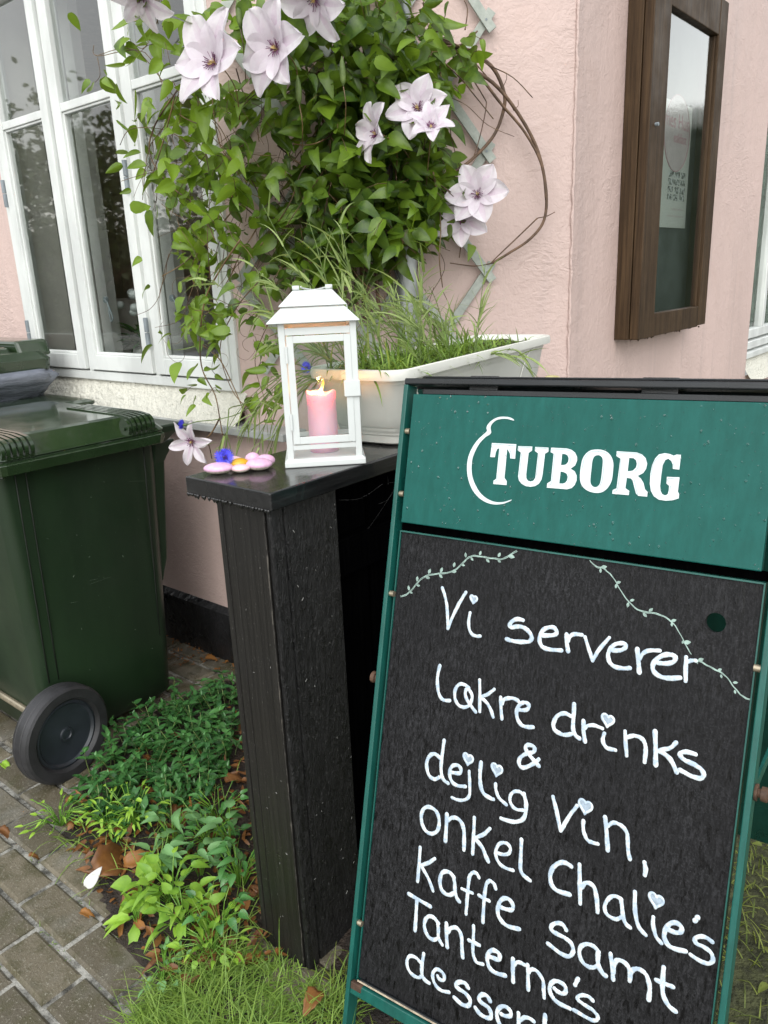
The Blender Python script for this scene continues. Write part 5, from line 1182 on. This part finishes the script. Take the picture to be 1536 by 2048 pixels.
run([(355, 180), (310, 250), (300, 310), (340, 370), (400, 420), (430, 480)], .0022, 'y', .22); run([(350, 190), (330, 270), (305, 350)], .002, 'y', .22)
run([(430, 120), (425, 200), (440, 290), (470, 330)], .0018, 'y', .2); run([(395, 180), (400, 260), (420, 360), (415, 470), (420, 560)], .0012, 'y', .2)
run([(480, 480), (440, 540), (410, 600), (400, 680), (405, 740), (430, 790), (440, 840), (445, 870)], .0022, 'y', .27); run([(405, 690), (440, 720), (470, 780), (490, 830)], .0018, 'y', .25)
run([(440, 835), (420, 870), (402, 880), (388, 882)], .0022, 'y', .34); run([(520, 560), (470, 620), (440, 700), (470, 790), (520, 830)], .0015, 'y', .25)
run([(400, 530), (380, 590), (360, 640), (310, 655)], .0010, 'y', .25); run([(500, 600), (430, 620), (380, 640)], .0009, 'y', .25); run([(540, 640), (510, 720), (530, 800), (548, 850)], .0011, 'y', .24)
for k in range(90):
    u0, v0 = R(470, 880), R(0, 440); ang = R(-1, 1); L = R(80, 260); o = R(.05, .26)
    pts = [(u0, v0, o)]
    for i in range(4): ang += R(-.35, .35); pts.append((pts[-1][0] + L / 4 * math.sin(ang), pts[-1][1] + L / 4 * math.cos(ang), max(.03, o + R(-.05, .05))))
    run(pts, R(.0009, .0022))
for k in range(26):
    u0, v0 = R(470, 640), R(300, 560); ang = R(-.5, .5); pts = [(u0, v0, .1)]
    for i in range(5): ang += R(-.5, .5); pts.append((pts[-1][0] + 28 * math.sin(ang), pts[-1][1] + 28 * math.cos(ang), R(.05, .2)))
    run(pts, R(.0007, .0013))
for k in range(26):
    u0, v0 = R(300, 470), R(150, 520); ang = R(-.8, .8); pts = [(u0, v0)]
    for i in range(5): ang += R(-.6, .6); pts.append((pts[-1][0] + 30 * math.sin(ang), pts[-1][1] + 30 * math.cos(ang)))
    run(pts, R(.0007, .0013), 'y', R(.12, .25))
for k in range(22): # tendrils
    u0, v0 = R(340, 620), R(220, 760); pts = [(u0, v0)]; a = R(0, 6); 
    for i in range(7): a += R(.2, 1.0); pts.append((pts[-1][0] + 12 * math.cos(a), pts[-1][1] + 12 * math.sin(a)))
    run(pts, .0006, 'y' if u0 < 480 else 'b', .2)
for k in range(30):
    u0, v0 = R(560, 900), R(380, 600); run([(u0, v0, .1), (u0 + R(-20, 20), v0 + 40, R(.05, .2)), (u0 + R(-30, 30), v0 + R(60, 110), .08)], R(.0008, .0014))
gs.build('stems', M_STEM, CL, smooth=True)
gv = MB()
loops = [([(870, 60, .10), (915, 120, .07), (985, 165, .06), (1035, 225, .055), (1075, 300, .05), (1092, 380, .05), (1088, 440, .05), (1060, 478, .048), (1020, 505, .045), (985, 526, .04)], .0052),
         ([(900, 90, .09), (950, 140, .07), (1000, 205, .06), (1050, 265, .055), (1083, 330, .052), (1092, 400, .05)], .0045),
         ([(880, 80, .10), (940, 105, .08), (985, 135, .06), (1008, 185, .055), (1006, 225, .05), (985, 275, .05), (940, 322, .06), (905, 345, .08)], .0058),
         ([(915, 112, .08), (965, 190, .05), (972, 215, .05), (958, 280, .05), (945, 320, .06)], .0018),
         ([(945, 120, .07), (985, 165, .05), (1010, 185, .05), (1028, 222, .05)], .0018),
         ([(1075, 436, .055), (1040, 470, .05), (1000, 508, .045), (982, 526, .04)], .0022), ([(1076, 436, .05), (1094, 432, .05), (1110, 424, .05)], .0016),
         ([(985, 526, .03), (950, 532, .03), (900, 526, .05)], .002), ([(1003, 180, .05), (1013, 158, .05), (1012, 145, .05)], .0011), ([(1026, 218, .05), (1036, 212, .05), (1036, 200, .05)], .0011),
         ([(870, 95, .10), (895, 110, .1), (930, 98, .09), (960, 105, .08)], .0035), ([(860, 80, .12), (890, 92, .11), (925, 88, .10), (955, 62, .10)], .003), ([(865, 110, .1), (900, 102, .1), (930, 110, .08)], .003), ([(890, 120, .09), (870, 140, .08), (868, 165, .07), (890, 185, .06)], .0014), ([(905, 105, .08), (860, 130, .08), (845, 160, .08)], .0014),
         ([(930, 60, .12), (935, 20, .12), (928, 0, .12)], .0018)]
for pts, r in loops: run(pts, r, mb=gv, seg=8, n=6)
for pts, r in (([(735, 640, .06), (728, 540, .08), (722, 440, .09), (735, 330, .10), (722, 200, .10), (740, 60, .11)], .014), ([(760, 640, .06), (752, 520, .07), (765, 400, .09), (750, 250, .1)], .006), ([(715, 620, .1), (705, 480, .12), (690, 350, .1), (640, 230, .15)], .005), ([(770, 300, .14), (760, 200, .16), (800, 60, .12)], .0055)): run(pts, r, mb=gv, seg=10, n=5)
gv.build('woody_vine', M_VINEW, CL, smooth=True)
# flowers
m, nt, bs, nw, ln = nodes('clematis_petal'); at = nw('ShaderNodeAttribute'); at.attribute_name = 'tone'; v = coords(nt)
c = ramp(nt, at.outputs['Fac'], [(0, (.79, .765, .79)), (.40, (.72, .64, .71)), (1, (.54, .33, .50))])
c = mixc(nt, maprange(nt, noise(nt, v, 70, 3), .45, .7, 0, .25), c, (.58, .50, .58)); ln(c, bs.inputs['Base Color']); bs.inputs['Roughness'].default_value = .5
tr = nw('ShaderNodeBsdfTranslucent'); ln(c, tr.inputs[0]); mx = nw('ShaderNodeMixShader'); mx.inputs[0].default_value = .35; ln(bs.outputs[0], mx.inputs[1]); ln(tr.outputs[0], mx.inputs[2]); ln(mx.outputs[0], nt.nodes['Material Output'].inputs[0])
bump(nt, bs, noise(nt, coords(nt), 110, 3), .3, .002); M_PETAL = m
M_STAMEN = mat('purple_stamen', (.14, .03, .10), .5, .3, 60); M_ANTHER = mat('yellow_stigma', (.62, .48, .20), .5, .2, 60)
def flower(label, c_, axis, rad, n=6, cup=.5, spin=0., wid=.62, skip=(), lens=None, petal_pitch=None):
    c_ = V(c_); ax = V(axis).normalized(); a = ax.orthogonal().normalized(); b = ax.cross(a)
    g = MB()
    for k in range(n):
        if k in skip: continue
        th = spin + 2 * math.pi * k / n + R(-.12, .12); cp = cup if petal_pitch is None else petal_pitch[k]
        out = a * math.cos(th) + b * math.sin(th); L = rad * R(.93, 1.06) * (lens[k] if lens else 1); Wd = L * wid * R(.70, .92)
        sd = ax.cross(out); nxs = 12; gr = []; ph = R(0, 6)
        for i in range(nxs + 1):
            t = i / nxs; wv = max(.14, math.sin(math.pi * min(1, .06 + t * .93) ** 1.02) ** .72) * Wd * .5
            if i == nxs: wv = Wd * .035
            pitch = cp * (1 - .55 * t); q = c_ + out * (L * t * math.cos(pitch)) + ax * (L * t * math.sin(pitch))
            up = ax * math.cos(pitch) - out * math.sin(pitch); row = []
            for j in range(-4, 5):
                s_ = j / 4; ruf = .085 * L * math.sin(7 * t + ph + j * 1.2) * s_ * s_ * t; rib = -.018 * L * math.exp(-(s_ * 5) ** 2)
                row.append(q + sd * (wv * s_) + up * (.16 * wv * s_ * s_ * 2 + ruf + rib))
            gr.append(row)
        h, w_ = len(gr), 9; base = len(g.v); g.v += [p for r in gr for p in r]
        for i in range(h - 1):
            for j in range(w_ - 1):
                g.f.append(tuple(base + x for x in (i * w_ + j, i * w_ + j + 1, (i + 1) * w_ + j + 1, (i + 1) * w_ + j)))
                mid = abs(j - 3.5) < 1; t = i / (h - 1); g.c.append((.62 * (1 - t * .7) if mid else .22 * (1 - t)) + R(0, .08) + .02 + (.10 if j % 2 else 0) * (1 - t))
    fl = g.build('flower', M_PETAL, CL, smooth=True); fl['label'] = label
    g = MB()
    for i in range(34):
        th = R(0, 6.283); o_ = a * math.cos(th) + b * math.sin(th); L = rad * R(.16, .30); sp = R(.35, 1.0)
        g.tube([c_ + ax * .002, c_ + (o_ * sp + ax).normalized() * L * .6, c_ + (o_ * sp * 1.25 + ax * .9).normalized() * L], [.0004, .0005, .0009], 4)
    g.build('stamens', M_STAMEN, fl)
    g = MB()
    for i in range(16):
        th = R(0, 6.283); o_ = a * math.cos(th) + b * math.sin(th); g.tube([c_, c_ + (o_ * R(0, .5) + ax).normalized() * rad * R(.12, .2)], [.0012, .0009], 4)
    g.build('stigma', M_ANTHER, fl)
    # flower stalk back into the plant
    g = MB(); g.tube(smooth_pts([c_ - ax * .001, c_ - ax * .03 - EZ * .005, c_ - ax * .06 - EZ * .03 + NB * -.03, c_ - ax * .06 - EZ * .09 - NB * .08], 4), .0015, 5); g.build('stalk', M_STEM, fl, smooth=True)
    return fl
right = V((.7737, .6322, 0)); TOC = lambda p: (EYE - p).normalized()      # towards the street side where a reader stands
def facing(p, r_=0., u_=0., f_=1.):
    d = TOC(p); s_ = right; return (d * f_ + s_ * r_ + EZ * u_).normalized()
random.seed(55)
FL = [('big white flower at the upper left, opening towards the window', 432, 128, .42, 'b', (-.80, .45, .95), .118, 6, .62, .15, .95),
      ('big white flower with dark stamens right of the upper left one', 556, 98, .42, 'b', (-.85, .20, .95), .112, 6, .55, .35, .92),
      ('white flower cut by the top edge, seen from the side', 632, -6, .40, 'b', (-.5, -.4, .5), .11, 6, .6, .9, .8),
      ('white flower at the top, in front of the middle window sash', 285, -14, .30, 'y', (-.3, -.6, .5), .095, 6, .9, .1, .7),
      ('white flower on the right, upper one of an overlapping pair', 838, 218, .33, 'b', (-.35, .40, 1), .086, 6, .45, .55, .86),
      ('lilac-tinged flower lower in the upper right pair', 862, 258, .37, 'b', (.05, .55, .7), .072, 6, .95, .1, .74),
      ('white flower seen from the side left of the upper right pair', 757, 268, .33, 'b', (-1.0, .25, .60), .088, 6, .75, .9, .74),
      ('white open flower with purple stamens on the right, above its lilac neighbour', 955, 390, .24, 'b', (-.15, .25, 1), .090, 6, .40, .25, .92),
      ('pale lilac flower lowest on the right, partly under a white one', 924, 438, .20, 'b', (-.1, .3, 1), .086, 6, .35, .85, .78)]
for lab, u, v, o, plane, (r_, u_, f_), rad, n, cup, spin, wid in FL:
    p = on_b(u, v, o) if plane == 'b' else on_y(u, v, WY - o); flower(lab, p, facing(p, r_, u_, f_), rad, n, cup, spin, wid)
p = on_y(386, 882, WY - .36); flower('drooping white flower hanging low beside the nearest bin', p, facing(p, -.55, -.25, .8), .080, 6, .55, .35, .52)
for lab, u, v in (('long grey-green bud at the upper middle', 685, 142), ('slim bud left of the long grey-green one', 597, 180), ('small bud over the window', 478, 25)):
    p = on_b(u, v, .36); g = MB(); g.tube([p - EZ * .035, p - EZ * .02, p, p + EZ * .02, p + EZ * .034], [.002, .007, .0085, .006, .001], 10); o = g.build('bud', M_CORN, CL, smooth=True); o['label'] = lab
    g = MB(); g.tube(smooth_pts([p - EZ * .034, p - EZ * .08 + right * .004, p - EZ * .14 - NB * .06], 4), .0013, 5); g.build('stalk', M_STEM, o)

# ================================================================ cornflowers and grass in the flower box
CP = thing('cornflower_plants', 'grey-green grassy cornflower plants growing in the cream flower box', 'plant', (PC.x, PC.y, PH - .018))
random.seed(61); g = MB()
def soil(a, b): return V((PC.x, PC.y, PH - .018)) + PA * a + PBp * b
for i in range(1250):
    a_ = R(-.41, .36); p = soil(a_, R(-.075, .10)); d = V((random.gauss(-.1, .5), random.gauss(-.1, .45), R(.4, 1)))
    g.blade(p, d, d.cross(EZ) + V((.001, 0, 0)), R(.045, .11) * (1 if a_ < .1 else .55), R(.0025, .0052), R(.9, 2.8), 6, leafcol(.45))
g.build('short_leaves', M_GRASS, CP)
g = MB(); g2 = MB()
def cstem(p, d, L, lean, nl=11, r=.0013, col=.5):
    d = V(d).normalized(); pts = [V(p)]; dd = d.copy(); n = 8
    for i in range(n): dd = (dd + V(lean) * (1 / n) + V((R(-.06, .06),) * 3)).normalized(); pts.append(pts[-1] + dd * (L / n))
    g2.tube(pts, [r * (1 - .5 * i / n) for i in range(n + 1)], 5)
    for k in range(nl):
        i = int(R(.1, .98) * n); q = pts[i].lerp(pts[min(n, i + 1)], random.random()); t = (pts[min(n, i + 1)] - pts[max(0, i - 1)]).normalized()
        s_ = V((R(-1, 1), R(-1, 1), R(-1, 1))); ld = (t * R(.5, 1.2) + s_ * .6).normalized()
        g.blade(q, ld, ld.cross(s_) + V((.001, 0, 0)), R(.04, .10), R(.003, .0062), R(.2, 1.3), 6, leafcol(col))
    return pts
for i in range(30):
    cstem(soil(R(-.40, .06), R(-.09, .10)), (R(-.55, .1), R(-.3, .3), R(.7, 1)), R(.12, .24), (R(-.7, .3), R(-.5, .5), R(-.8, .1)), 12)
for i in range(7):
    cstem(soil(R(.0, .26), R(-.05, .10)), (R(-.4, .2), R(-.3, .3), R(.7, 1)), R(.08, .15), (R(-.5, .3), R(-.5, .5), R(-1, .1)), 8)
for i in range(13):                              # long stems leaning out to the left, towards the window
    cstem(soil(R(-.40, -.15), R(-.02, .10)), (R(-1.0, -.4), R(-.35, .35), R(.35, 1)), R(.26, .46), (R(-.4, .1), R(-.3, .2), R(-.6, .3)), 13)
for i in range(7):                              # trailing over the left end and hanging down
    cstem(soil(R(-.42, -.30), R(.02, .11)), (R(-1, -.6), R(-.6, .1), R(.1, .5)), R(.26, .42), (R(-.5, .1), R(-.4, .2), -R(1.3, 2.8)), 12)
for i in range(3):                              # over the front rim
    cstem(soil(R(-.05, .25), -.10), (R(.5, 1), R(-.3, .2), R(.4, 1)), R(.10, .18), (R(.1, .5), R(-.3, .3), -R(1.2, 3)), 6)
g.build('narrow_leaves', M_CORN, CP); g2.build('stems', M_CORN, CP, smooth=True)
M_BLUE = mat('cornflower_blue', (.055, .055, .60), .5, .3, 200); M_BLUED = mat('cornflower_centre', (.06, .02, .22), .5, .3, 200)
def cornflower(label, c_, ax, rad, stem):
    ax = V(ax).normalized(); a = ax.orthogonal().normalized(); b = ax.cross(a); g = MB()
    for k in range(12):
        th = 2 * math.pi * k / 12 + R(-.15, .15); o_ = a * math.cos(th) + b * math.sin(th); tip = (o_ + ax * R(.15, .6)).normalized(); L = rad * R(.85, 1.1); sd = tip.cross(ax).normalized()
        pts = [c_ + tip * L * .15 - sd * L * .05, c_ + tip * L * .6 - sd * L * .25, c_ + tip * L * .95 - sd * L * .34, c_ + tip * L * .72 - sd * L * .14, c_ + tip * L * 1.05 - sd * L * .10, c_ + tip * L * .78, c_ + tip * L * 1.05 + sd * L * .12, c_ + tip * L * .72 + sd * L * .14, c_ + tip * L * .95 + sd * L * .34, c_ + tip * L * .6 + sd * L * .25, c_ + tip * L * .15 + sd * L * .05]
        g.poly(pts, .0004, ax)
    f = g.build('cornflower', M_BLUE, CP); f['label'] = label
    g = MB()
    for k in range(14): d = (ax * 1.2 + V((R(-1, 1), R(-1, 1), R(-1, 1))) * .6).normalized(); g.tube([c_, c_ + d * rad * .45], [.0007, .0009], 4)
    g.build('florets', M_BLUED, f)
    g = MB(); g.ball(c_ - ax * rad * .42, rad * .27, rad * .27, rad * .45, 10, 7, ax=(a, b, ax)); g.build('calyx', M_CORN, f, smooth=True)
    g = MB(); g.tube(smooth_pts([c_ - ax * rad * .8] + stem, 5), .0012, 5); g.build('stalk', M_CORN, f, smooth=True)
q = on_z(449, 915, CZ + .026); cornflower('blue cornflower resting beside the pink stones', q, facing(q, 0, .1, .9), .0205, [on_y(453, 880, q.y), on_y(457, 830, q.y + .02), on_y(462, 815, q.y + .05), on_y(500, 800, q.y + .12), on_y(600, 720, q.y + .25)])
q = on_y(366, 849, 1.15); cornflower('small half-open blue cornflower beside the drooping white flower', q, (-1, -.3, .1), .014, [on_y(395, 843, 1.15), on_y(440, 838, 1.16), on_y(490, 820, 1.18), on_y(560, 760, 1.22), on_y(600, 715, 1.25)])
q = on_y(615, 735, 1.30); cornflower('blue cornflower seen through the lantern glass', q, (.2, -1, .2), .016, [q + V((0, .03, .02)), q + V((.05, .06, .03))])

# ================================================================ plants and litter on the bed
random.seed(71)
def scatter(P, n):
    xs = [p[0] for p in P]; ys = [p[1] for p in P]; out = []
    while len(out) < n:
        x, y = R(min(xs), max(xs)), R(min(ys), max(ys))
        if in_poly(x, y, P): out.append((x, y))
    return out
gz = lambda u, v: tuple(on_z(u, v, .03)[:2])
PERI = [gz(*q) for q in ((150, 1580), (205, 1510), (265, 1450), (350, 1400), (470, 1370), (480, 1470), (455, 1545), (410, 1620), (330, 1665), (230, 1660), (170, 1630))]
g = MB(); gp = MB()
for x, y in scatter(PERI, 300):
    h = R(.02, .11); p = V((x, y, 0)); tp = p + V((R(-.05, .05), R(-.05, .05), h)); gp.tube([p, p.lerp(tp, .5) + V((R(-.01, .01), 0, .01)), tp], .0011, 4); tone = leafcol(.35)
    for k in range(random.randint(2, 4)):
        q = tp.lerp(p, k * .22); a0 = R(0, 6.28) + k * 1.57
        for s_ in (0, math.pi):
            d = V((math.cos(a0 + s_), math.sin(a0 + s_), R(.1, .7))); g.leaf(q, d, EZ + V((R(-.3, .3), R(-.3, .3), 0)), R(.022, .042), R(.013, .021), tone + R(-.1, .15) + .001, R(.05, .3), R(.1, .5), 4)
    d = V((R(-1, 1), R(-1, 1), 1)); g.leaf(tp, d, EZ, R(.012, .02), .008, min(1, tone + .3), .3, .2, 4)
o = kind(g.build('periwinkle_cover', M_PERI, None, smooth=True), 'stuff'); o['label'] = 'dark glossy periwinkle ground cover between the bin and the fence'
o = kind(gp.build('periwinkle_stems', M_GSTEM, None), 'stuff')
def weed(name, label, u, v, n, L0, L1, mtl, tone, spread, up, wr=.45, serr=0., stems=True, z=.02, curl=(.2, .8), group=None, tall=0.):
    c_ = on_z(u, v, z); t = thing(name, label, 'weed', (c_.x, c_.y, 0), group); g = MB(); gs = MB()
    for k in range(n):
        a = R(0, 6.28); rr_ = spread * math.sqrt(random.random()); q = c_ + V((rr_ * math.cos(a), rr_ * math.sin(a), R(0, up) + tall * random.random()))
        d = V((math.cos(a), math.sin(a), R(-.2, .9))); gs.tube([V((c_.x, c_.y, 0)), c_.lerp(q, .5) + EZ * .012, q], .0012, 4)
        g.leaf(q, d, EZ + V((R(-.5, .5), R(-.5, .5), 0)), R(L0, L1), R(L0, L1) * wr, leafcol(tone), R(.1, .4), R(*curl), 7 if serr else 6, None, serr)
    g.build('leaves', mtl, t, smooth=True); gs.build('stems', M_WEED, t)
    return t
weed('dandelion', 'bright green dandelion rosette hanging over the pavers', 275, 1845, 12, .05, .092, M_WEED, .5, .02, .03, .34, .25, curl=(.3, .9))
weed('nettle', 'pale green nettle with toothed leaves in the middle of the bed', 325, 1740, 15, .035, .06, M_MINT, .75, .045, .05, .62, .12, tall=.05)
weed('nettle', 'small toothed nettle close to the left side of the fence post', 462, 1700, 14, .035, .055, M_MINT, .6, .04, .05, .62, .12, tall=.08)
weed('nettle', 'nettle right of the pale green one, above the dry brown leaf', 400, 1750, 9, .03, .05, M_MINT, .7, .035, .04, .6, .1, tall=.06)
weed('plantain', 'broad-leaved light green weed beside the white paper scrap', 290, 1790, 12, .045, .075, M_WEED, .45, .035, .03, .6, curl=(.1, .6), tall=.03)
weed('chickweed', 'low bright chickweed at the pavement edge left of the bed', 120, 1640, 40, .014, .026, M_WEED, .7, .10, .04, .45)
weed('chickweed', 'yellow-green chickweed below the periwinkle', 215, 1650, 34, .02, .034, M_WEED, .75, .07, .05, .32, tall=.05)
weed('chickweed', 'small pale weed creeping on the pavers under the dandelion', 330, 1940, 18, .012, .024, M_MINT, .8, .06, .02, .7)
weed('ivy_sprig', 'young green leaves beside the lower fence post', 440, 1855, 18, .02, .034, M_PERI, .6, .06, .04, .7, tall=.06)
weed('goosefoot', 'leafy weed below the nettles at the fence side', 370, 1850, 26, .025, .045, M_WEED, .35, .07, .04, .6, tall=.05)
weed('sorrel', 'reddish green leaves left of the fence post among the periwinkle', 440, 1640, 26, .02, .036, M_PERI, .8, .08, .04, .55, tall=.06)
weed('nettle', 'toothed pale weed in front of the largest curled brown leaf', 345, 1690, 16, .03, .05, M_MINT, .7, .05, .06, .6, .12, tall=.07)
weed('goosefoot', 'bright leafy weed in the middle between the nettles and the grass', 345, 1800, 34, .025, .05, M_WEED, .5, .09, .04, .55, tall=.07)
weed('goosefoot', 'dark leafy weed against the post below the nettles', 480, 1770, 30, .025, .042, M_PERI, .9, .07, .05, .6, tall=.08)
weed('chickweed', 'thin bright weed left of the nettles under the periwinkle', 270, 1655, 50, .016, .034, M_WEED, .7, .09, .05, .38, tall=.06)
weed('sorrel', 'small broad leaves under the periwinkle close to the post', 420, 1690, 34, .02, .04, M_PERI, .95, .09, .05, .55, tall=.06)
weed('chickweed', 'pale creeping weed at the corner of the bed above the long grass', 420, 1900, 34, .014, .03, M_WEED, .6, .08, .03, .6, tall=.03)
# grass tufts: too many blades to count
GR = [gz(*q) for q in ((250, 2060), (330, 1930), (420, 1860), (520, 1870), (640, 1955), (700, 1990), (700, 2100), (300, 2150))]
g = MB()
for x, y in scatter(GR, 8000):
    near = math.hypot(x + 1.04, y - .84) < .12
    d = V((random.gauss(0, .8), random.gauss(0, .8), R(.12, .85))); g.blade(V((x, y, 0)), d, d.cross(EZ) + V((R(-.4, .4), R(-.4, .4), 0)), R(.03, .07) if near else R(.04, .14), R(.0014, .0029), R(.5, 3.2), 7, leafcol(.50))
G2 = [gz(*q) for q in ((150, 1640), (230, 1600), (480, 1560), (520, 1850), (420, 1890), (330, 1830), (230, 1760), (110, 1680))]
for x, y in scatter(G2, 700):
    d = V((random.gauss(0, .6), random.gauss(0, .6), R(.4, 1))); g.blade(V((x, y, 0)), d, d.cross(EZ) + V((.001, 0, 0)), R(.04, .15), R(.0016, .003), R(.8, 3.0), 6, leafcol(.68))
for u, v in ((560, 1955), (545, 1900)):
    p = on_z(u, v, 0); g.blade(p, V((R(-.5, .1), R(-.3, .3), 1)), (1, .5, 0), R(.12, .18), .0026, .5, 8, .30)
for x, y in [(random.gauss(-1.35, .5), Y0 + random.choice((-3, -2, -1, 0, 1)) * bw + R(-.006, .006)) for _ in range(150)]:
    if x > -.95: continue
    for _ in range(2): g.blade(V((x + R(-.01, .01), y, -.008)), V((R(-.6, .6), R(-.6, .6), 1)), (R(-1, 1), R(-1, 1), 0), R(.008, .02), .0016, R(.3, 1.5), 4, leafcol(.4))
o = kind(g.build('grass', M_GRASS), 'stuff'); o['label'] = 'long yellow-green grass round the foot of the fence post'
g = MB(); LAWN = [(-.94, .36), (-.94, 2.0), (1.6, 4.5), (1.6, .4)]
for x, y in scatter([(-.95, .40), (-.95, 1.3), (-.6, 1.9), (.5, 2.6), (.5, .5)], 9000):
    d = V((random.gauss(0, .6), random.gauss(0, .6), R(.4, 1))); g.blade(V((x, y, 0)), d, d.cross(EZ) + V((.001, 0, 0)), R(.03, .08), R(.0018, .0032), R(.6, 2.4), 5, leafcol(.45))
for x, y in scatter([(-.5, 1.0), (-.5, 1.9), (.3, 2.4), (.3, 1.0)], 160):
    g.leaf(V((x, y, R(.01, .04))), V((R(-1, 1), R(-1, 1), R(-.1, .4))), EZ, R(.02, .045), .018, leafcol(.45), .2, .3, 5)
o = kind(g.build('lawn', M_LAWN), 'stuff'); o['label'] = 'mossy lawn behind and beside the pavement sign'
# dry leaves
def dry(label, u, v, L, Wd, tone, yaw, z=.012, curl=.9, n=(0, 0, 1), name='dry_leaf', mt_=None, fold=.6, tilt=.15, serr=.18):
    p = on_z(u, v, z); g = MB(); a = yaw; g.leaf(p - V((math.cos(a), math.sin(a), 0)) * L * .45, V((math.cos(a), math.sin(a), tilt)), V(n), L, Wd, tone, fold, curl, 9, None, serr)
    o = g.build(name, mt_ or M_DRY, None, smooth=True); m_ = o.modifiers.new('thick', 'SOLIDIFY'); m_.thickness = .0006; tag(o, label, 'dry leaf' if name == 'dry_leaf' else 'scrap', 'fallen leaves' if name == 'dry_leaf' else None)
dry('largest curled brown leaf lying at the edge of the bed beside the white scrap', 248, 1712, .165, .10, .22, 1.4, .04, 1.2, (.5, -.4, .8))
dry('orange brown leaf half under the largest curled one', 285, 1720, .10, .05, .75, .9, .03, .4, (.2, -.5, .8))
dry('reddish brown leaf with a pale edge lying beside the fence post', 418, 1822, .085, .075, .45, -.3, .03, .25, (.1, -.4, 1))
dry('brown leaf behind the reddish brown one with the pale edge', 390, 1800, .09, .05, .18, .8, .02)
dry('rust red leaf with yellow tip standing in the grass at the foot of the post', 624, 2003, .058, .042, .42, -1.3, .035, .3, (.3, -.8, .5))
dry('small orange leaf lying alone on the pavers under the weeds', 176, 1826, .045, .024, .95, .5, .010)
dry('dark red leaf at the left edge of the pavers', 10, 1662, .05, .03, .10, .3, .010)
dry('brown leaf under the periwinkle, above the nettles', 375, 1640, .10, .045, .22, .2, .03)
dry('brown leaf between the periwinkle and the wheel', 155, 1600, .07, .04, .2, 1.0, .03)
dry('orange leaf on the pavers behind, near the tarred wall base', 422, 1318, .055, .045, .8, .6, .010, .3)
dry('brown leaf close against the upper left side of the post', 478, 1555, .09, .05, .38, 1.2, .04)
dry('dark brown leaf in the middle of the periwinkle edge', 345, 1625, .07, .035, .2, -.4, .04)
dry('brown leaf by the nettle close to the post', 470, 1790, .08, .04, .25, .5, .02)
dry('tiny yellow leaf left of the wheel', 12, 1530, .05, .03, 1.0, .2, .008, mt_=M_WEED)
dry('small dark red leaf on the pavers below the chickweed', 68, 1710, .03, .02, .08, .9, .010)
dry('white paper scrap standing at the edge of the bed', 193, 1765, .055, .03, .0, 1.3, .022, .25, (.6, -.5, .5), 'paper_scrap', mat('white_paper', (.62, .61, .59), .6, .03), .3, .9, 0)
# litter of small bits
g = MB(); random.seed(81)
for x, y in scatter([gz(*q) for q in ((130, 1650), (200, 1540), (480, 1400), (560, 1900), (350, 1960), (200, 1800))], 1100):
    g.leaf(V((x, y, R(.006, .03))), V((R(-1, 1), R(-1, 1), R(-.2, .4))), V((R(-.6, .6), R(-.6, .6), 1)), R(.012, .05), R(.008, .022), max(.01, random.gauss(.22, .2)), R(0, .6), R(-.3, .8), 4)
o = kind(g.build('leaf_litter', M_DRY), 'stuff'); o['label'] = 'brown leaf litter on the planting bed'
g = MB()
for i in range(260):
    p = on_z(R(300, 470), R(1230, 1330), .012); g.leaf(p + V((R(-.1, .1), 0, 0)), V((R(-1, 1), R(-1, 1), .2)), EZ, R(.006, .022), .008, R(.05, .9), .2, .3, 3)
kind(g.build('wall_foot_litter', M_DRY), 'stuff')
# cobweb under the cap
g = MB(); random.seed(91)
for i in range(16):
    y0_ = R(1.14, 1.40); a = V((-.957 + R(-.004, 0), y0_, R(1.0, 1.028))); b = V((-.975 + R(-.06, .0), y0_ + R(-.09, .09), R(.86, 1.01))); mdl = a.lerp(b, .5) + V((0, 0, -R(0, .02)))
    g.tube(smooth_pts([a, mdl, b], 4), .00010, 3)
tag(g.build('cobweb', mat('cobweb', (.14, .14, .14), .8)), 'grey cobweb hanging under the cap board beside the sign', 'cobweb')
